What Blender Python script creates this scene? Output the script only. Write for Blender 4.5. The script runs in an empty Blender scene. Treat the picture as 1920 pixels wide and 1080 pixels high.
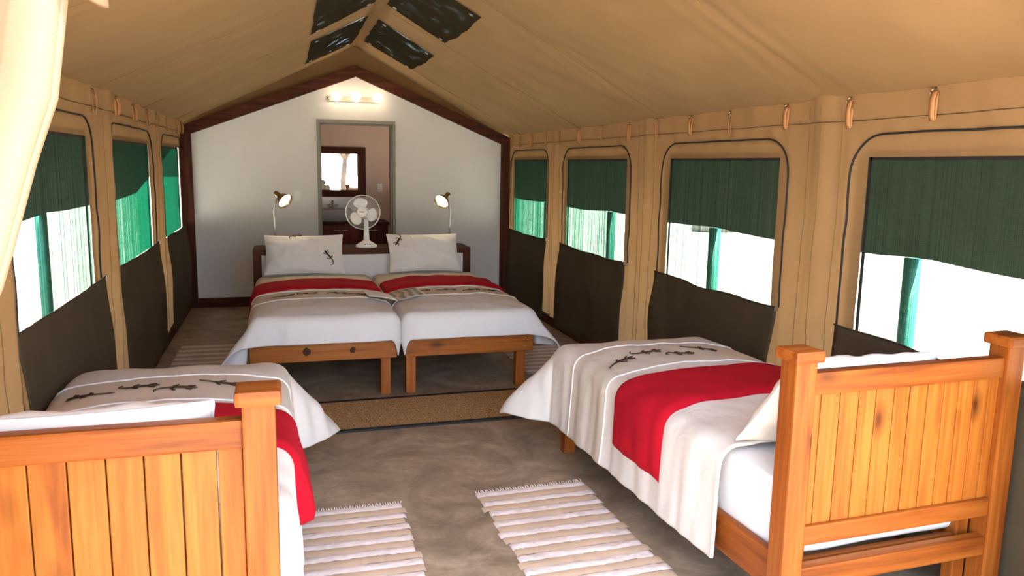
import bpy, bmesh, math, random
import numpy as np
from mathutils import Vector, Matrix, noise
random.seed(7)
SC = bpy.context.scene
COL = SC.collection
PI = math.pi

# ------------------------------------------------------------------ camera
F_PX = 1460.83
ROT = Matrix(((0.96012681, 0.02667019, -0.27828981),
              (-0.27901562, 0.15378303, -0.94789296),
              (0.01751576, 0.98774464, 0.1550926)))
cam = bpy.data.cameras.new('camera'); camo = bpy.data.objects.new('camera', cam); COL.objects.link(camo)
cam.sensor_fit = 'HORIZONTAL'; cam.sensor_width = 36.0; cam.lens = F_PX / 1920 * 36
cam.clip_start = 0.02; cam.clip_end = 500
camo.matrix_world = Matrix.Translation((0, 0, 1.63)) @ ROT.to_4x4()
SC.camera = camo

# ------------------------------------------------------------------ world, sun, exposure
SUN_DIR = Vector((0.14, -0.31, 0.94)).normalized()
w = bpy.data.worlds.new('sky'); SC.world = w; w.use_nodes = True
wn = w.node_tree; bgn = wn.nodes['Background']
sky = wn.nodes.new('ShaderNodeTexSky'); sky.sky_type = 'NISHITA'; sky.sun_disc = False
sky.sun_elevation = math.radians(70); sky.sun_rotation = math.radians(180); sky.air_density = 1.0; sky.dust_density = 2.0
wn.links.new(sky.outputs[0], bgn.inputs[0]); bgn.inputs[1].default_value = 0.30
sl = bpy.data.lights.new('sun', 'SUN'); so = bpy.data.objects.new('sun', sl); COL.objects.link(so)
sl.energy = 6.0; sl.angle = math.radians(0.6); sl.color = (1.0, 0.94, 0.84)
so.rotation_euler = SUN_DIR.to_track_quat('Z', 'Y').to_euler(); so.location = (0, -6, 12)
SC.view_settings.view_transform = 'Standard'; SC.view_settings.look = 'None'
SC.view_settings.gamma = 1.0; SC.view_settings.use_curve_mapping = False
SC.view_settings.exposure = 2.42
SC.cycles.max_bounces = 10; SC.cycles.diffuse_bounces = 7; SC.cycles.transparent_max_bounces = 12
SC.cycles.sample_clamp_indirect = 8.0; SC.cycles.use_denoising = True

# ------------------------------------------------------------------ materials
MATS = {}
def newmat(name):
    m = bpy.data.materials.new(name); m.use_nodes = True; MATS[name] = m
    nt = m.node_tree; return m, nt, nt.nodes['Principled BSDF']
def N(nt, t, **kw):
    n = nt.nodes.new('ShaderNode' + t)
    for k, v in kw.items():
        if k in n.inputs.keys(): n.inputs[k].default_value = v
        else: setattr(n, k, v)
    return n
def ramp(nt, fac, stops):
    r = nt.nodes.new('ShaderNodeValToRGB'); e = r.color_ramp.elements
    e[0].position, e[0].color = stops[0][0], (*stops[0][1], 1)
    e[1].position, e[1].color = stops[-1][0], (*stops[-1][1], 1)
    for p, c in stops[1:-1]:
        x = e.new(p); x.color = (*c, 1)
    nt.links.new(fac, r.inputs[0]); return r.outputs[0]
def coords(nt, scale=(1, 1, 1), rand=True):
    tc = N(nt, 'TexCoord'); mp = N(nt, 'Mapping'); mp.inputs['Scale'].default_value = scale
    nt.links.new(tc.outputs['Object'], mp.inputs['Vector'])
    if rand:
        oi = N(nt, 'ObjectInfo'); mu = N(nt, 'Math', operation='MULTIPLY'); mu.inputs[1].default_value = 37.0
        nt.links.new(oi.outputs['Random'], mu.inputs[0]); nt.links.new(mu.outputs[0], mp.inputs['Location'])
    return mp.outputs[0]
def bump(nt, b, h, strength=0.3, dist=0.01):
    bn = N(nt, 'Bump', Strength=strength, Distance=dist)
    nt.links.new(h, bn.inputs['Height']); nt.links.new(bn.outputs[0], b.inputs['Normal'])
def mixrgb(nt, a, b, fac, mode='MIX'):
    m = nt.nodes.new('ShaderNodeMix'); m.data_type = 'RGBA'; m.blend_type = mode
    for s, v in ((m.inputs[0], fac), (m.inputs[6], a), (m.inputs[7], b)):
        if hasattr(v, 'is_output'): nt.links.new(v, s)
        elif isinstance(v, (int, float)): s.default_value = v
        else: s.default_value = (*v, 1)
    return m.outputs[2]

def wood(name, dark, mid, light, axis, rough=0.38, knots=True):
    m, nt, b = newmat(name)
    sc = [14, 14, 14]; sc['xyz'.index(axis)] = 0.9
    v = coords(nt, sc)
    n1 = N(nt, 'TexNoise', Scale=1.6, Detail=5, Roughness=0.62, Distortion=0.35); nt.links.new(v, n1.inputs['Vector'])
    c = ramp(nt, n1.outputs['Fac'], [(0.28, dark), (0.48, mid), (0.72, light)])
    sc2 = [90, 90, 90]; sc2['xyz'.index(axis)] = 2.2
    v2 = coords(nt, sc2)
    n2 = N(nt, 'TexNoise', Scale=1.0, Detail=3, Roughness=0.6); nt.links.new(v2, n2.inputs['Vector'])
    c2 = ramp(nt, n2.outputs['Fac'], [(0.25, (0.72, 0.66, 0.6)), (0.6, (1, 1, 1))])
    c = mixrgb(nt, c, c2, 0.75, 'MULTIPLY')
    if knots:
        sc3 = [5.5, 5.5, 5.5]; sc3['xyz'.index(axis)] = 2.6
        v3 = coords(nt, sc3)
        vo = N(nt, 'TexVoronoi', Scale=1.0, Randomness=1.0); nt.links.new(v3, vo.inputs['Vector'])
        k = ramp(nt, vo.outputs['Distance'], [(0.06, (1, 1, 1)), (0.12, (0.5, 0.5, 0.5)), (0.22, (0, 0, 0))])
        c = mixrgb(nt, c, tuple(x * 0.35 for x in dark), k)
    nt.links.new(c, b.inputs['Base Color'])
    b.inputs['Roughness'].default_value = min(0.7, rough + 0.1); b.inputs['Specular IOR Level'].default_value = 0.25
    bump(nt, b, n2.outputs['Fac'], 0.15, 0.002)
    return m
def cloth(name, col, var=0.06, rough=0.9, transl=0.0, weave=500.0, wr=0.0, wscale=6.0, sheen=0.0, bd=0.002):
    m, nt, b = newmat(name)
    v = coords(nt, (1, 1, 1), False)
    n1 = N(nt, 'TexNoise', Scale=3.0, Detail=6, Roughness=0.6); nt.links.new(v, n1.inputs['Vector'])
    lo = tuple(x * (1 - var * 1.6) for x in col); hi = tuple(min(1, x * (1 + var)) for x in col)
    c = ramp(nt, n1.outputs['Fac'], [(0.3, lo), (0.7, hi)])
    nt.links.new(c, b.inputs['Base Color']); b.inputs['Roughness'].default_value = rough
    b.inputs['Specular IOR Level'].default_value = 0.2
    if sheen: b.inputs['Sheen Weight'].default_value = sheen
    n2 = N(nt, 'TexNoise', Scale=weave, Detail=1); nt.links.new(v, n2.inputs['Vector'])
    h = n2.outputs['Fac']
    if wr:
        n3 = N(nt, 'TexNoise', Scale=wscale, Detail=4, Roughness=0.55, Distortion=1.2); nt.links.new(v, n3.inputs['Vector'])
        ma = N(nt, 'Math', operation='MULTIPLY_ADD'); ma.inputs[1].default_value = wr
        nt.links.new(n3.outputs['Fac'], ma.inputs[0]); nt.links.new(h, ma.inputs[2]); h = ma.outputs[0]
    bump(nt, b, h, 0.35, bd)
    if transl:
        tr = N(nt, 'BsdfTranslucent'); nt.links.new(c, tr.inputs['Color'])
        mx = N(nt, 'MixShader'); mx.inputs[0].default_value = transl
        nt.links.new(b.outputs[0], mx.inputs[1]); nt.links.new(tr.outputs[0], mx.inputs[2])
        nt.links.new(mx.outputs[0], nt.nodes['Material Output'].inputs['Surface'])
    return m
def plain(name, col, rough=0.5, metal=0.0, emit=None, es=0.0, spec=0.5):
    m, nt, b = newmat(name)
    b.inputs['Base Color'].default_value = (*col, 1); b.inputs['Roughness'].default_value = rough
    b.inputs['Metallic'].default_value = metal; b.inputs['Specular IOR Level'].default_value = spec
    if emit:
        b.inputs['Emission Color'].default_value = (*emit, 1); b.inputs['Emission Strength'].default_value = es
    # a little procedural surface variation on roughness
    n = N(nt, 'TexNoise', Scale=60.0, Detail=3); r = N(nt, 'MapRange')
    r.inputs['To Min'].default_value = max(0.0, rough - 0.05); r.inputs['To Max'].default_value = min(1, rough + 0.05)
    nt.links.new(n.outputs['Fac'], r.inputs['Value']); nt.links.new(r.outputs[0], b.inputs['Roughness'])
    return m

OR = ((0.13, 0.026, 0.003), (0.265, 0.066, 0.007), (0.36, 0.108, 0.015))
PL = ((0.215, 0.050, 0.005), (0.35, 0.098, 0.011), (0.44, 0.148, 0.022))
for ax in 'xyz':
    wood('pine_' + ax, *OR, ax)
    wood('plank_' + ax, *PL, ax)
    wood('dark_wood_' + ax, (0.024, 0.005, 0.002), (0.070, 0.016, 0.005), (0.13, 0.034, 0.011), ax, 0.65, False)
    wood('brown_wood_' + ax, (0.030, 0.009, 0.003), (0.075, 0.023, 0.008), (0.13, 0.044, 0.015), ax, 0.6, False)
    wood('red_wood_' + ax, (0.07, 0.006, 0.004), (0.17, 0.014, 0.009), (0.24, 0.028, 0.016), ax, 0.35, False)
CANVAS = cloth('canvas', (0.335, 0.193, 0.084), 0.05, 0.9, 0.22, 700, 1.5, 4.0, 0, 0.006)
CANVAS_IN = cloth('canvas_panel', (0.37, 0.220, 0.098), 0.05, 0.9, 0.22, 700, 1.2, 5.0, 0, 0.006)
CANVAS_W = cloth('canvas_dimmed', (0.28, 0.180, 0.105), 0.04, 0.9, 0.25, 700, 1.0, 5.0)  # same tent canvas, colour darkened so the sunlit flaps don't burn out
OLIVE = cloth('olive_canvas', (0.082, 0.058, 0.031), 0.10, 0.75, 0.0, 600, 1.0, 4.0)
WHITE = cloth('white_cotton', (0.80, 0.77, 0.74), 0.02, 0.85, 0.0, 900, 6.0, 7.0, 0, 0.006)
CREAM = cloth('cream_cotton', (0.80, 0.74, 0.66), 0.02, 0.85, 0.0, 900, 6.0, 7.0, 0, 0.006)
PIPE = cloth('piping_cotton', (0.88, 0.85, 0.80), 0.02, 0.8)
REDF = cloth('red_fleece', (0.46, 0.004, 0.016), 0.10, 0.95, 0.0, 350, 0.6, 12.0, 0.0)
GECKO = cloth('brown_thread', (0.075, 0.045, 0.022), 0.25, 0.7)
LEATH = cloth('tan_leather', (0.50, 0.24, 0.095), 0.12, 0.55)
ZIP = plain('black_tape', (0.012, 0.011, 0.010), 0.7)
BRASS = plain('antique_brass', (0.42, 0.31, 0.16), 0.28, 1.0)
CHROME = plain('chrome', (0.72, 0.72, 0.70), 0.16, 1.0)
STEEL = plain('brushed_steel', (0.50, 0.48, 0.44), 0.35, 1.0)
PLAST = plain('white_plastic', (0.82, 0.81, 0.79), 0.35)
GREYPL = plain('grey_plastic', (0.08, 0.08, 0.085), 0.45)
PORC = plain('porcelain', (0.80, 0.78, 0.78), 0.12)
FRAMEM = plain('door_frame_paint', (0.25, 0.23, 0.18), 0.5)
DOORE = wood('door_edge_wood', (0.16, 0.09, 0.035), (0.30, 0.18, 0.08), (0.42, 0.27, 0.13), 'z', 0.5, False)
MIRROR = plain('mirror_glass', (0.92, 0.92, 0.92), 0.0, 1.0)
nt = MIRROR.node_tree
for l in list(nt.nodes['Principled BSDF'].inputs['Roughness'].links): nt.links.remove(l)
nt.nodes['Principled BSDF'].inputs['Roughness'].default_value = 0.0
BULB = plain('lit_bulb', (1, 1, 1), 0.3, 0, (1.0, 0.80, 0.52), 2.0)
BULB2 = plain('lit_reading_bulb', (1, 1, 1), 0.3, 0, (1.0, 0.84, 0.60), 8.0)
POLEM = plain('green_pole_paint', (0.06, 0.34, 0.25), 0.5)
NETM = cloth('green_shade_net', (0.035, 0.060, 0.035), 0.12, 0.8, 0.0, 300)   # green plastic thread: dark where it faces us, green where light shines through it
_nt = NETM.node_tree; _o = _nt.nodes['Material Output'].inputs['Surface']; _src = _o.links[0].from_socket
_tp = N(_nt, 'BsdfTransparent'); _tp.inputs[0].default_value = (0.05, 0.42, 0.30, 1); _mx = N(_nt, 'MixShader'); _mx.inputs[0].default_value = 0.60
_nt.links.new(_src, _mx.inputs[1]); _nt.links.new(_tp.outputs[0], _mx.inputs[2]); _nt.links.new(_mx.outputs[0], _o)
FLYM = cloth('fly_shade_cloth', (0.022, 0.028, 0.014), 0.10, 0.9, 0.15, 300)
FLYTOP = cloth('fly_open_net', (0.055, 0.090, 0.050), 0.10, 0.9, 0.25, 300)
_nt = FLYTOP.node_tree; _o = _nt.nodes['Material Output'].inputs['Surface']; _src = _o.links[0].from_socket
_tp = N(_nt, 'BsdfTransparent'); _mx = N(_nt, 'MixShader'); _mx.inputs[0].default_value = 0.07
_nt.links.new(_src, _mx.inputs[1]); _nt.links.new(_tp.outputs[0], _mx.inputs[2]); _nt.links.new(_mx.outputs[0], _o)
BARK = cloth('bark', (0.16, 0.11, 0.07), 0.3, 0.95, 0, 80, 2.0, 20)
LEAF = cloth('dry_leaf', (0.16, 0.17, 0.07), 0.3, 0.8, 0.3)
ROCK = cloth('grey_rock', (0.28, 0.26, 0.23), 0.2, 0.95, 0, 60, 2.0, 12)

def mat_plaster(name, col):
    m, nt, b = newmat(name); v = coords(nt, (1, 1, 1), False)
    n = N(nt, 'TexNoise', Scale=1.7, Detail=6, Roughness=0.6); nt.links.new(v, n.inputs['Vector'])
    c = ramp(nt, n.outputs['Fac'], [(0.3, tuple(x * 0.95 for x in col)), (0.7, col)])
    nt.links.new(c, b.inputs['Base Color']); b.inputs['Roughness'].default_value = 0.8
    n2 = N(nt, 'TexNoise', Scale=45.0, Detail=4); nt.links.new(v, n2.inputs['Vector'])
    bump(nt, b, n2.outputs['Fac'], 0.12, 0.004); return m
PLASTER = mat_plaster('white_plaster', (0.78, 0.75, 0.72))
PINKPL = mat_plaster('bathroom_plaster', (0.72, 0.53, 0.42))
# polished screed floor
m, nt, b = newmat('screed_floor'); v = coords(nt, (1, 1, 1), False)
n1 = N(nt, 'TexNoise', Scale=2.3, Detail=8, Roughness=0.68, Distortion=1.8); nt.links.new(v, n1.inputs['Vector'])
n2 = N(nt, 'TexNoise', Scale=9.0, Detail=6, Roughness=0.7, Distortion=2.5); nt.links.new(v, n2.inputs['Vector'])
c1 = ramp(nt, n1.outputs['Fac'], [(0.30, (0.20, 0.145, 0.093)), (0.5, (0.36, 0.268, 0.176)), (0.70, (0.52, 0.40, 0.27))])
c2 = ramp(nt, n2.outputs['Fac'], [(0.35, (0.80, 0.78, 0.76)), (0.60, (1.0, 1.0, 1.0)), (0.75, (1.10, 1.09, 1.07))])
nt.links.new(mixrgb(nt, c1, c2, 0.9, 'MULTIPLY'), b.inputs['Base Color'])
b.inputs['Roughness'].default_value = 0.42; bump(nt, b, n2.outputs['Fac'], 0.08, 0.004); FLOORM = m
# sand
m, nt, b = newmat('pale_sand'); v = coords(nt, (1, 1, 1), False)
n1 = N(nt, 'TexNoise', Scale=0.5, Detail=8, Roughness=0.65); nt.links.new(v, n1.inputs['Vector'])
nt.links.new(ramp(nt, n1.outputs['Fac'], [(0.3, (0.54, 0.48, 0.38)), (0.7, (0.72, 0.66, 0.55))]), b.inputs['Base Color'])
b.inputs['Roughness'].default_value = 0.95; SAND = m
# jute herringbone
m, nt, b = newmat('jute_weave'); v = coords(nt, (1, 1, 1), False)
wv = N(nt, 'TexWave', Scale=26.0, Distortion=3.0, Detail=2.0); wv.bands_direction = 'DIAGONAL'; nt.links.new(v, wv.inputs['Vector'])
vo = N(nt, 'TexVoronoi', Scale=130.0); nt.links.new(v, vo.inputs['Vector'])
c1 = ramp(nt, vo.outputs['Distance'], [(0.05, (0.78, 0.53, 0.25)), (0.45, (0.48, 0.29, 0.11)), (0.8, (0.19, 0.10, 0.035))])
c2 = ramp(nt, wv.outputs['Fac'], [(0.1, (0.72, 0.7, 0.68)), (0.8, (1.05, 1.03, 1.0))])
nt.links.new(mixrgb(nt, c1, c2, 0.8, 'MULTIPLY'), b.inputs['Base Color']); b.inputs['Roughness'].default_value = 0.9
bump(nt, b, vo.outputs['Distance'], 0.6, 0.004); JUTE = m
RUGP = cloth('rug_beige', (0.66, 0.49, 0.33), 0.10, 0.95, 0, 260, 2.0, 40)
RUGS = cloth('rug_white', (0.80, 0.69, 0.61), 0.08, 0.95, 0, 200, 3.0, 60)
MATC = cloth('mat_cream', (0.55, 0.46, 0.36), 0.12, 0.95, 0, 260, 2.0, 40)
# vent net : dark, with loose stitches that let specks of light through
m, nt, b = newmat('vent_net'); v = coords(nt, (1, 1, 1), False)
b.inputs['Base Color'].default_value = (0.040, 0.033, 0.020, 1); b.inputs['Roughness'].default_value = 1.0; b.inputs['Specular IOR Level'].default_value = 0.0
n1 = N(nt, 'TexNoise', Scale=320.0, Detail=1); nt.links.new(v, n1.inputs['Vector'])
n2 = N(nt, 'TexNoise', Scale=5.0, Detail=2); nt.links.new(v, n2.inputs['Vector'])
mu = N(nt, 'Math', operation='MULTIPLY'); nt.links.new(n1.outputs['Fac'], mu.inputs[0]); nt.links.new(n2.outputs['Fac'], mu.inputs[1])
gt = N(nt, 'Math', operation='GREATER_THAN'); gt.inputs[1].default_value = 0.425; nt.links.new(mu.outputs[0], gt.inputs[0])
tr = N(nt, 'BsdfTransparent'); mx = N(nt, 'MixShader'); nt.links.new(gt.outputs[0], mx.inputs[0])
nt.links.new(b.outputs[0], mx.inputs[1]); nt.links.new(tr.outputs[0], mx.inputs[2])
nt.links.new(mx.outputs[0], nt.nodes['Material Output'].inputs['Surface']); VENT = m
# magazine photo page
m, nt, b = newmat('magazine_page'); v = coords(nt, (1, 1, 1), False)
wv = N(nt, 'TexWave', Scale=5.0, Distortion=5.0, Detail=2.0); nt.links.new(v, wv.inputs['Vector'])
nt.links.new(ramp(nt, wv.outputs['Fac'], [(0.0, (0.10, 0.065, 0.03)), (0.5, (0.30, 0.20, 0.11)), (0.9, (0.52, 0.40, 0.27))]), b.inputs['Base Color'])
b.inputs['Roughness'].default_value = 0.25; PAGE = m

# ------------------------------------------------------------------ builders
def link(name, me, mat, parent=None):
    o = bpy.data.objects.new(name, me); COL.objects.link(o)
    if mat: me.materials.append(mat)
    if parent: o.parent = parent
    return o
def mesh(name, verts, faces, mat, parent=None, smooth=False):
    me = bpy.data.meshes.new(name); me.from_pydata([tuple(map(float, v)) for v in verts], [], faces)
    if smooth: me.polygons.foreach_set('use_smooth', [True] * len(me.polygons))
    me.update(); return link(name, me, mat, parent)
def frombm(name, bm, mat, parent=None, smooth=False):
    bmesh.ops.recalc_face_normals(bm, faces=bm.faces)
    me = bpy.data.meshes.new(name); bm.to_mesh(me); bm.free()
    if smooth: me.polygons.foreach_set('use_smooth', [True] * len(me.polygons))
    return link(name, me, mat, parent)
def tag(o, label=None, cat=None, group=None, kind=None):
    if label: o['label'] = label
    if cat: o['category'] = cat
    if group: o['group'] = group
    if kind: o['kind'] = kind
    return o
def thing(name, loc, label, cat, group=None, rz=0.0, kind=None):
    o = bpy.data.objects.new(name, None); COL.objects.link(o); o.empty_display_size = 0.1
    o.location = loc; o.rotation_euler = (0, 0, rz); return tag(o, label, cat, group, kind)
def copy_tree(o, parent=None):
    c = o.copy(); COL.objects.link(c); c.parent = parent
    for ch in list(o.children): copy_tree(ch, c)
    return c
def bm_box(bm, x0, x1, y0, y1, z0, z1, bev=0.0):
    g = bmesh.ops.create_cube(bm, size=1.0)['verts']
    for v in g: v.co = ((x0 + x1) / 2 + v.co.x * (x1 - x0), (y0 + y1) / 2 + v.co.y * (y1 - y0), (z0 + z1) / 2 + v.co.z * (z1 - z0))
    if bev:
        es = {e for v in g for e in v.link_edges}
        bmesh.ops.bevel(bm, geom=list(es), offset=bev, segments=2, affect='EDGES', profile=0.6)
def box(name, x0, x1, y0, y1, z0, z1, mat, parent=None, bev=0.004):
    bm = bmesh.new(); bm_box(bm, x0, x1, y0, y1, z0, z1, bev); return frombm(name, bm, mat, parent)
def tube_data(pts, r, seg=8, closed=False):
    pts = [Vector(p) for p in pts]; n = len(pts); vs = []; fs = []
    rr = r if hasattr(r, '__len__') else [r] * n
    up = None
    for i, p in enumerate(pts):
        a = pts[i - 1] if (i or closed) else p; c = pts[(i + 1) % n] if (i < n - 1 or closed) else p
        t = (c - a).normalized()
        if up is None: up = t.orthogonal().normalized()
        u = (up - t * up.dot(t)); u = u.normalized() if u.length > 1e-6 else t.orthogonal().normalized(); up = u
        v = t.cross(u)
        for k in range(seg):
            an = 2 * PI * k / seg; vs.append(p + (u * math.cos(an) + v * math.sin(an)) * rr[i])
    m = n if closed else n - 1
    for i in range(m):
        for k in range(seg):
            j = (i + 1) % n; k2 = (k + 1) % seg
            fs.append((i * seg + k, i * seg + k2, j * seg + k2, j * seg + k))
    if not closed:
        fs.append(tuple(range(seg))[::-1]); fs.append(tuple((n - 1) * seg + k for k in range(seg)))
    return vs, fs
def tube(name, pts, r, mat, parent=None, seg=8, closed=False):
    vs, fs = tube_data(pts, r, seg, closed); return mesh(name, vs, fs, mat, parent, True)
def join_data(lst):
    V = []; Fs = []
    for vs, fs in lst:
        o = len(V); V += list(vs); Fs += [tuple(i + o for i in f) for f in fs]
    return V, Fs
def lathe_data(prof, seg=24, M=None):
    vs = []; fs = []
    for r, z in prof:
        for k in range(seg):
            a = 2 * PI * k / seg; v = Vector((r * math.cos(a), r * math.sin(a), z)); vs.append(M @ v if M else v)
    for i in range(len(prof) - 1):
        for k in range(seg):
            k2 = (k + 1) % seg; fs.append((i * seg + k, i * seg + k2, (i + 1) * seg + k2, (i + 1) * seg + k))
    return vs, fs
def lathe(name, prof, mat, parent=None, seg=24, M=None):
    vs, fs = lathe_data(prof, seg, M); return mesh(name, vs, fs, mat, parent, True)
def prism(name, poly, y0, y1, mat, parent=None, bev=0.0):
    """polygon in XZ extruded along Y"""
    bm = bmesh.new(); a = [bm.verts.new((x, y0, z)) for x, z in poly]; c = [bm.verts.new((x, y1, z)) for x, z in poly]
    bm.faces.new(a); bm.faces.new(c[::-1]); n = len(poly)
    for i in range(n): bm.faces.new((a[i], c[i], c[(i + 1) % n], a[(i + 1) % n]))
    if bev: bmesh.ops.bevel(bm, geom=list(bm.edges), offset=bev, segments=2, affect='EDGES')
    return frombm(name, bm, mat, parent)
def smooth01(a, b, x):
    t = max(0.0, min(1.0, (x - a) / (b - a))); return t * t * (3 - 2 * t)
def nz(x, y, z, seed=0.0): return noise.noise(Vector((x + seed * 13.1, y - seed * 7.7, z + seed * 3.3)))

# ------------------------------------------------------------------ the tent shell
XL, XR, XC = -1.06, 2.66, 0.82
YF, YB = 1.02, 9.22           # front edge, back wall face
EL, ER, RZ = 2.03, 1.98, 2.95  # eave heights, ridge height
def struct(o): o['kind'] = 'structure'; return o

# floor slab
bm = bmesh.new(); bm_box(bm, -1.35, 2.95, 0.75, 12.2, -0.16, 0.0); struct(frombm('floor', bm, FLOORM))
# ground outside
gv = [(-90, -90, -0.17), (90, -90, -0.17), (90, 90, -0.17), (-90, 90, -0.17)]
g = struct(mesh('ground', gv, [(0, 1, 2, 3)], SAND))

# ceiling : two canvas slopes sagging between the frames
SEAMS = [1.02, 3.38, 5.2, 6.9, 8.75, 9.45]
def roof_z(X, Y):
    if X < XC: a = (X - XL) / (XC - XL); base = EL + (RZ - EL) * a
    else: a = (XR - X) / (XR - XC); base = ER + (RZ - ER) * a
    s = 0.0
    for i in range(len(SEAMS) - 1):
        if SEAMS[i] <= Y <= SEAMS[i + 1]:
            f = (Y - SEAMS[i]) / (SEAMS[i + 1] - SEAMS[i]); s = (math.sin(PI * f)) ** 0.7 * (SEAMS[i + 1] - SEAMS[i]) / 2.0
    across = max(0.0, math.sin(PI * min(1, max(0, a)))) ** 0.8
    z = base - 0.060 * s * across
    # tension creases running from the frame corners
    e = smooth01(1.0, 0.0, a)
    z += 0.022 * nz(X * 1.4 + Y * 0.9, Y * 1.7, 0, 1) * across
    z += 0.011 * nz((Y + X * 0.5) * 5.0, a * 1.2, 3, 2) * across * (0.4 + e)
    # puckers where the canvas pulls on each seam
    for sY in SEAMS[1:-1]:
        d = abs(Y - sY)
        if d < 0.35: z += 0.010 * math.sin((Y - sY) * 42 + a * 9) * (1 - d / 0.35) * across * e
    return z
VENTS = [(0.89, 1.31, 5.50, 6.66), (0.90, 1.33, 7.38, 8.66), (0.27, 0.70, 5.25, 6.45), (0.29, 0.72, 7.18, 8.80)]
nx_, ny_ = 120, 270
xs = np.concatenate([np.linspace(XL - 0.05, XC, nx_ // 2 + 1)[:-1], np.linspace(XC, XR + 0.05, nx_ // 2 + 1)]); ys = np.linspace(YF, 9.45, ny_)
vs = [(x, y, roof_z(x, y)) for y in ys for x in xs]; fs = []
W = len(xs)
for j in range(ny_ - 1):
    for i in range(W - 1):
        cx, cy = (xs[i] + xs[i + 1]) / 2, (ys[j] + ys[j + 1]) / 2
        if any(a + .01 < cx < b - .01 and c + .01 < cy < d - .01 for a, b, c, d in VENTS): continue
        fs.append((j * W + i, j * W + i + 1, (j + 1) * W + i + 1, (j + 1) * W + i))
ceiling = struct(mesh('ceiling', vs, fs, CANVAS, None, True))
# seams along the frames, and the ridge band
for sY in SEAMS[1:-1]:
    for x0, x1 in ((XL, XC), (XC, XR)):
        pts = [(x, sY, roof_z(x, sY) - 0.003) for x in np.linspace(x0, x1, 40)]
        tube('roof_seam', pts, 0.0035, CANVAS, ceiling, 5)
rb = []
for yy in np.linspace(YF, 9.44, 160):
    for x in (XC - 0.085, XC - 0.04, XC, XC + 0.04, XC + 0.085):
        rb.append((x, yy, roof_z(x, yy) - 0.006 - 0.004 * nz(yy * 9, x * 20, 0, 4)))
mesh('ridge_band', rb, [(j * 5 + i, j * 5 + i + 1, j * 5 + 6 + i, j * 5 + 5 + i) for j in range(159) for i in range(4)], CANVAS_IN, ceiling, True)
for vi, (a, b_, c, d) in enumerate(VENTS):
    P = []
    nu, nv = 16, 34
    for j in range(nv + 1):
        for i in range(nu + 1):
            u, v = i / nu, j / nv
            x = a - 0.035 + (b_ - a + 0.07) * u + 0.012 * nz(v * 6, vi, u * 2, 6); y = c - 0.04 + (d - c + 0.08) * v + 0.012 * nz(u * 5, vi, v, 8)
            x = min(max(x, a - 0.05), b_ + 0.05)
            P.append((x, y, roof_z(x, y) - 0.010 - 0.006 * abs(nz(u * 6, v * 9, vi, 9))))
    vn = mesh('vent_net', P, [(j * (nu + 1) + i, j * (nu + 1) + i + 1, (j + 1) * (nu + 1) + i + 1, (j + 1) * (nu + 1) + i) for j in range(nv) for i in range(nu)], VENT, ceiling, True)
    for ex, ey in ((a + 0.02, c + 0.03), (b_ - 0.02, c + 0.03), (a + 0.02, d - 0.03), (b_ - 0.02, d - 0.03)):
        pts = [(ex + 0.013 * math.cos(t), ey + 0.013 * math.sin(t), roof_z(ex + 0.013 * math.cos(t), ey) - 0.016) for t in np.linspace(0, 2 * PI, 12, endpoint=False)]
        tube('eyelet', pts, 0.004, STEEL, vn, 5, True)
for ex in (XC - 0.035, XC + 0.035):
    lathe('rivet', [(0.0001, -0.006), (0.009, -0.005), (0.011, 0.0)], STEEL, ceiling, 10, Matrix.Translation((ex, 9.0, roof_z(ex, 9.0) - 0.012)))

# canvas side walls with window openings
WIN_R = [(7.84, 9.04), (5.84, 7.22), (3.81, 5.11), (1.70, 3.12)]
WIN_L = [(7.82, 9.10), (5.62, 7.12), (3.55, 4.96)]
def rrect(y, z, y0, y1, z0, z1, r):
    """signed distance to an arch: rounded top corners"""
    cy, hy = (y0 + y1) / 2, (y1 - y0) / 2; cz, hz = (z0 + z1) / 2, (z1 - z0) / 2
    dy, dz = abs(y - cy) - hy + r, abs(z - cz) - hz + r
    return math.hypot(max(dy, 0), max(dz, 0)) + min(max(dy, dz), 0) - r
def wall_off(y, z, wins, zt, arch_top, seed):
    """inward offset of the canvas"""
    d = 0.018 * nz(y * 2.2, z * 0.7, 0, seed) + 0.011 * nz(y * 8, z * 1.3, 1, seed)
    d += 0.009 * nz(y * 3 + z * 5, z * 4 - y * 2, 5, seed) + 0.012
    for y0, y1 in wins:
        if y0 - 0.16 < y < y1 + 0.16 and 0.6 < z < arch_top: d = 0.012 + (d - 0.012) * (0.30 + 0.70 * smooth01(0.0, 0.10, rrect(y, z, y0 - .05, y1 + .05, 0.6, arch_top - .05, 0.1)))
    if z > zt - 0.105: d += 0.007
    for s in (3.42, 5.46, 7.52):
        q = abs(y - s); d += 0.020 * max(0, 1 - (q / 0.10) ** 2) + (0.004 if 0.10 < q < 0.13 else 0)
    for y0, y1 in wins:
        sd = rrect(y, z, y0 - 0.10, y1 + 0.10, 0.2, arch_top, 0.20)
        if sd < 0.03: d -= 0.016 * smooth01(0.02, -0.02, sd)
        # gathers above the arch
        if z > arch_top - 0.02 and y0 - 0.1 < y < y1 + 0.1: d += 0.004 * math.sin(y * 34 + z * 8) * smooth01(zt - 0.09, arch_top, z)
    return d
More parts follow.
